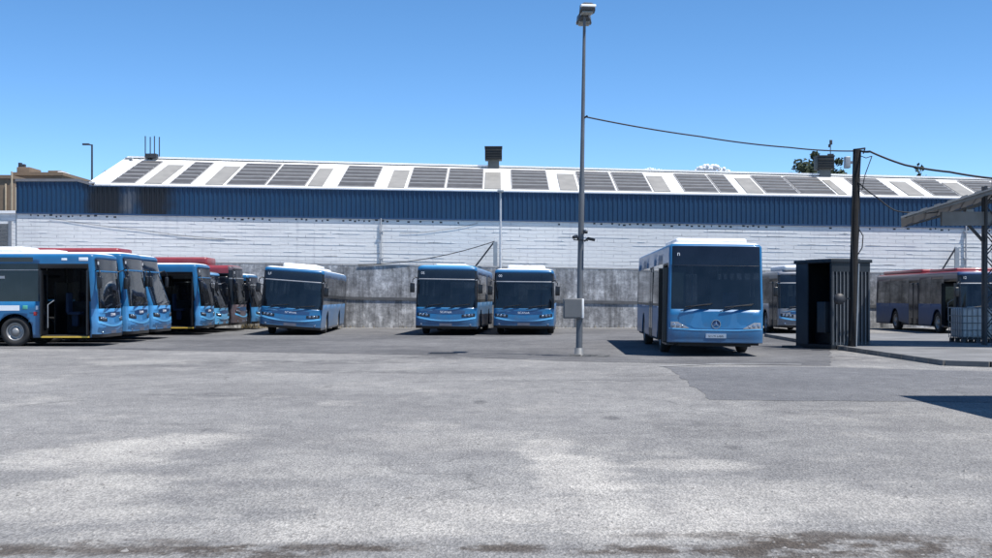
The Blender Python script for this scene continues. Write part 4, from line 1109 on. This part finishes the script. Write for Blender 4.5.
# ------------------------------------------------------------------ left neighbours
o = empty('garage_wall', (-34, YB + .05, 0)); tag(o, 'low white garage wall with grey shutter beyond the end of blue cladding', 'wall')
q = MB(); q.box((-26, 0, 0), (8.75, .3, 6.0)); q.build('wall', WBM, o)
q = MB(); q.box((-26, -.1, 6.0), (8.75, .42, 6.14)); q.build('coping', roof_white, o)
q = MB()
for i in range(12): q.box((1.5, -.07, 3.2 + i * .19), (8.35, -.01, 3.36 + i * .19), 0)
q.build('shutter', mat('shutter_grey', (.13, .135, .14), .6, dirt=(.09, .09, .09)), o)
q = MB(); q.box((8.36, -.09, 3.1), (8.52, -.004, 5.6)); q.build('shutter_frame', trimgrey, o)
def building(name, x0, x1, y0, y1, h_, m, lab, wins=(), extra=()):
    o = empty(name, ((x0 + x1) / 2, y0, 0)); tag(o, lab, 'building', 'houses behind the yard')
    w_ = (x1 - x0) / 2
    q = MB(); q.box((-w_, 0, 0), (w_, y1 - y0, h_)); q.build('wall', m, o)
    q = MB(); q.box((-w_ - .1, -.1, h_), (w_ + .1, y1 - y0 + .1, h_ + .22)); q.build('parapet', brownwall, o)
    for (wx, wz) in wins:
        q = MB(); q.box((wx - .5, -.04, wz - .6), (wx + .5, -.003, wz + .6)); f_ = q.build('window', trimgrey, o)
        q = MB(); q.box((wx - .43, -.05, wz - .53), (wx + .43, -.042, wz + .53)); q.build('pane', disp_m, f_)
    for (a, b_, nm, mm) in extra:
        q = MB(); q.box(a, b_, 0, .02); q.build(nm, mm, o)
    return o
Yb = 80; s = Yb / F
building('house', (-90 - 496) * s, (10.5 - 496) * s, Yb, Yb + 9, H_CAM + (297 - 178.5) * s, brownwall, 'brown stuccoed house at the far end past the white garage wall', [(-2, 6.4), (.4, 6.4)],
         [((2.9, -.09, 5.4), (3.0, -.01, 8.9), 'downpipe', tanwall), ((1.6, 3, 9.2), (2.1, 3.5, 9.75), 'chimney', brownwall)])
Yb = 86; s = Yb / F; h_ = H_CAM + (297 - 175.5) * s
building('house', (14.8 - 496) * s, (62 - 496) * s, Yb, Yb + 8, h_, brownwall, 'brown flat-roofed house with stepped parapet showing above blue cladding', [(-1, 7), (.8, 7)],
         [((-1.62, .3, h_), (-.72, 2.5, h_ + .62), 'stair_tower', brownwall), ((.55, .3, h_ + .2), (1.45, 1.6, h_ + .38), 'roof_slab', brownwall), ((1.3, .1, h_ - .05), (1.62, 1.6, h_ + .30), 'roof_box', roof_white), ((-1.6, .5, h_ + .6), (-1.4, .8, h_ + .95), 'chimney', steel_d), ((-1.3, .5, h_ + .6), (-1.15, .8, h_ + .85), 'chimney', steel_d)])
Yb = 79; s = Yb / F
q = MB(); q.tube([(0, 0, 0), (0, 0, 9.6)], .06, 8); q.tube([(.25, 0, 0), (.25, 0, 8.6)], .05, 8)
tag(q.build('vent_pipe', tanwall, None, loc=((11.8 - 496) * s, Yb, 0)), 'pair of pale vent pipes between the two brown houses', 'pipe')
# distant street lamp
Yb = 95; s = Yb / F; zt = H_CAM + (297 - 144.5) * s
o = empty('street_lamp', ((92 - 496) * s, Yb, 0)); tag(o, 'distant thin street lamp with short arm behind the white roof end', 'street lamp')
q = MB(); q.tube([(0, 0, 0), (0, 0, zt)], [.11, .07], 8); q.build('pole', steel_d, o)
q = MB(); q.tube([(0, 0, zt - .05), (-.3, 0, zt)], .05, 6); q.box((-.72, -.12, zt - .05), (-.2, .12, zt + .08), 0, .02); q.build('lamp_head', steel_d, o)

# ------------------------------------------------------------------ trees behind
leafm = mat('leaf_dark', (.055, .072, .045), .8, var=.5, vscale=1.2)
leafm.node_tree.nodes['Principled BSDF'].inputs['Specular IOR Level'].default_value = .2
def tree(px, Y, ytop, wpx, lab, seed, n=2600):
    rnd = random.Random(seed); s = Y / F; x = (px - 496) * s; ht = H_CAM + (297 - ytop) * s; w_ = wpx * s / 2
    o = empty('tree', (x, Y, 0)); tag(o, lab, 'tree', 'trees behind the warehouse')
    q = MB(); q.tube([(0, 0, 0), (.15, .05, ht * .35), (.05, 0, ht * .6), (.1, 0, ht * .88)], [.32, .25, .17, .05], 9)
    limbs = []
    for k_ in range(9):
        a = k_ * 2.4; z0 = ht * rnd.uniform(.42, .75); e = Vector((math.cos(a) * w_ * rnd.uniform(.5, .85), math.sin(a) * w_ * .7, min(ht * .95, z0 + ht * rnd.uniform(.08, .22)))); limbs.append(e)
        q.tube([(.08, 0, z0), Vector((.08, 0, z0)).lerp(e, .5) + Vector((0, 0, .2)), e], [.10, .06, .02], 6)
    q.build('trunk', bark, o)
    cl = []
    for k_ in range(34):
        a = rnd.uniform(0, 6.28); u = rnd.uniform(0, 1); r_ = w_ * math.sqrt(rnd.uniform(0, .85)) * (1 - .35 * u ** 3)
        cl.append((Vector((r_ * math.cos(a), r_ * math.sin(a) * .8, ht * (.5 + .45 * u))), rnd.uniform(.5, 1.0) * w_ / 2.6))
    cl.append((Vector((.1, 0, ht - .4)), .35))
    q = MB()
    for i in range(n):
        c, r_ = cl[i % len(cl)]
        d = Vector((rnd.gauss(0, 1), rnd.gauss(0, 1), rnd.gauss(0, .8))); d = d.normalized() * r_ * rnd.uniform(.3, 1.15)
        p = c + d; sz = rnd.uniform(.12, .28)
        nrm = Vector((rnd.uniform(-1, 1), rnd.uniform(-1, 1), rnd.uniform(-.2, 1))).normalized(); t = nrm.orthogonal().normalized(); b_ = nrm.cross(t)
        a = rnd.uniform(0, 6.28); t, b_ = t * math.cos(a) + b_ * math.sin(a), b_ * math.cos(a) - t * math.sin(a)
        q.face([p - t * sz, p - b_ * sz * .5, p + t * sz, p + b_ * sz * .5])
    q.build('crown', leafm, o)
tree(814, 112, 151.5, 66, 'dark loose tree rising behind the roof around the black vent', 21, 6500)
tree(838, 114, 157, 26, 'narrow dark tree just past the black roof vent and wind vane', 25, 3000)
tree(918, 110, 164, 20, 'dark treetop just breaking the roof ridge beside the utility pole cable', 23, 1500)

# dry weeds at the foot of the wall
rnd = random.Random(6); q = MB()
for i in range(900):
    x = rnd.uniform(-13.2, -9.5) if i < 600 else rnd.uniform(-9, 14); y = 64.5 - abs(rnd.gauss(0, .3)); h_ = rnd.uniform(.08, .42) * (1 if i < 600 else .45); a = rnd.uniform(0, 6.28); w_ = .014
    l_ = Vector((math.cos(a), math.sin(a), 0)) * h_ * .5; sd = Vector((-math.sin(a), math.cos(a), 0)) * w_
    p = Vector((x, y, 0)); q.face([p - sd, p + sd, p + l_ + Vector((0, 0, h_))])
tag(q.build('weeds', mat('dry_grass', (.19, .15, .08), .9, var=.4, vscale=4)), 'dry brown weeds along the foot of the stained wall', 'weeds', kind='stuff')

# drain cover
q = MB(); q.box((-.42, -.42, -.01), (.42, .42, .012)); x, y = G(443, 353.5)
dc = tag(q.build('drain_cover', mat('cast_iron', (.03, .03, .032), .6, var=.3), None, loc=(x, y, 0)), 'square black drain cover set in asphalt in front of the buses', 'drain cover')
q = MB()
for i in range(6): q.box((-.36, -.36 + i * .125, .012), (.36, -.30 + i * .125, .022))
q.build('grate', steel_d, dc)

# ------------------------------------------------------------------ cloud
def cloud(px, py, wpx, hpx, Y, seed, lab):
    rnd = random.Random(seed); s = Y / F; bm = bmesh.new()
    for i in range(130):
        u = rnd.uniform(-1, 1); hgt = (1 - u * u) * hpx * s
        r_ = hpx * s * rnd.uniform(.07, .24); c = Vector((u * wpx * s / 2, rnd.uniform(-1, 1) * wpx * s * .15, rnd.uniform(0, .8) * hgt))
        g = bmesh.ops.create_icosphere(bm, subdivisions=2, radius=r_)
        for v in g['verts']: v.co = v.co * (1 + .14 * math.sin(v.co.x * 9 / r_) * math.sin(v.co.z * 7 / r_) + rnd.uniform(-.05, .05)) + c
    me = bpy.data.meshes.new('cloud'); bm.to_mesh(me); bm.free(); me.polygons.foreach_set('use_smooth', [True] * len(me.polygons))
    m = mat('cloud_white', (.72, .74, .78), 1.0, var=.01, spec=0.0); me.materials.append(m)
    return tag(link('cloud', me, None, P(px, py, Y)), lab, 'cloud', 'clouds at the horizon')
cloud(710, 174.5, 42, 11, 1300, 3, 'small white cloud just above roof ridge between lamp post and utility pole')
cloud(652, 171.5, 24, 4, 1400, 4, 'tiny flat wisp of white cloud on the roof ridge near lamp post')

# ------------------------------------------------------------------ light
EL, AZX, AZY = 66, .84, -.53
sv = Vector((AZX, AZY, 0)).normalized() * math.cos(R(EL)) + Vector((0, 0, math.sin(R(EL))))
sun = bpy.data.lights.new('sun', 'SUN'); sun.energy = 5.0; sun.angle = R(.53); sun.color = (1, .965, .91)
so = bpy.data.objects.new('sun', sun); col.objects.link(so); so.rotation_euler = sv.to_track_quat('Z', 'Y').to_euler(); so.location = (20, -10, 60)
w = bpy.data.worlds.new('World'); sc.world = w; w.use_nodes = True
N = w.node_tree.nodes; L = w.node_tree.links
sky = N.new('ShaderNodeTexSky'); sky.sky_type = 'NISHITA'; sky.sun_disc = False; sky.sun_elevation = R(EL); sky.sun_rotation = math.atan2(AZX, AZY)
sky.altitude = 1500; sky.air_density = .62; sky.dust_density = 0; sky.ozone_density = 1.2
hs = N.new('ShaderNodeHueSaturation'); hs.inputs['Saturation'].default_value = 1.22; hs.inputs['Hue'].default_value = .497
L.new(sky.outputs[0], hs.inputs['Color']); L.new(hs.outputs[0], N['Background'].inputs['Color']); N['Background'].inputs['Strength'].default_value = .15

# ------------------------------------------------------------------ camera
cam = bpy.data.cameras.new('camera'); cam.sensor_width = 36; cam.lens = 45; cam.shift_y = 18 / 992; cam.clip_end = 5000; cam.clip_start = .1
co = bpy.data.objects.new('camera', cam); col.objects.link(co); co.location = (0, 0, H_CAM); co.rotation_euler = (R(90), 0, 0)
sc.camera = co
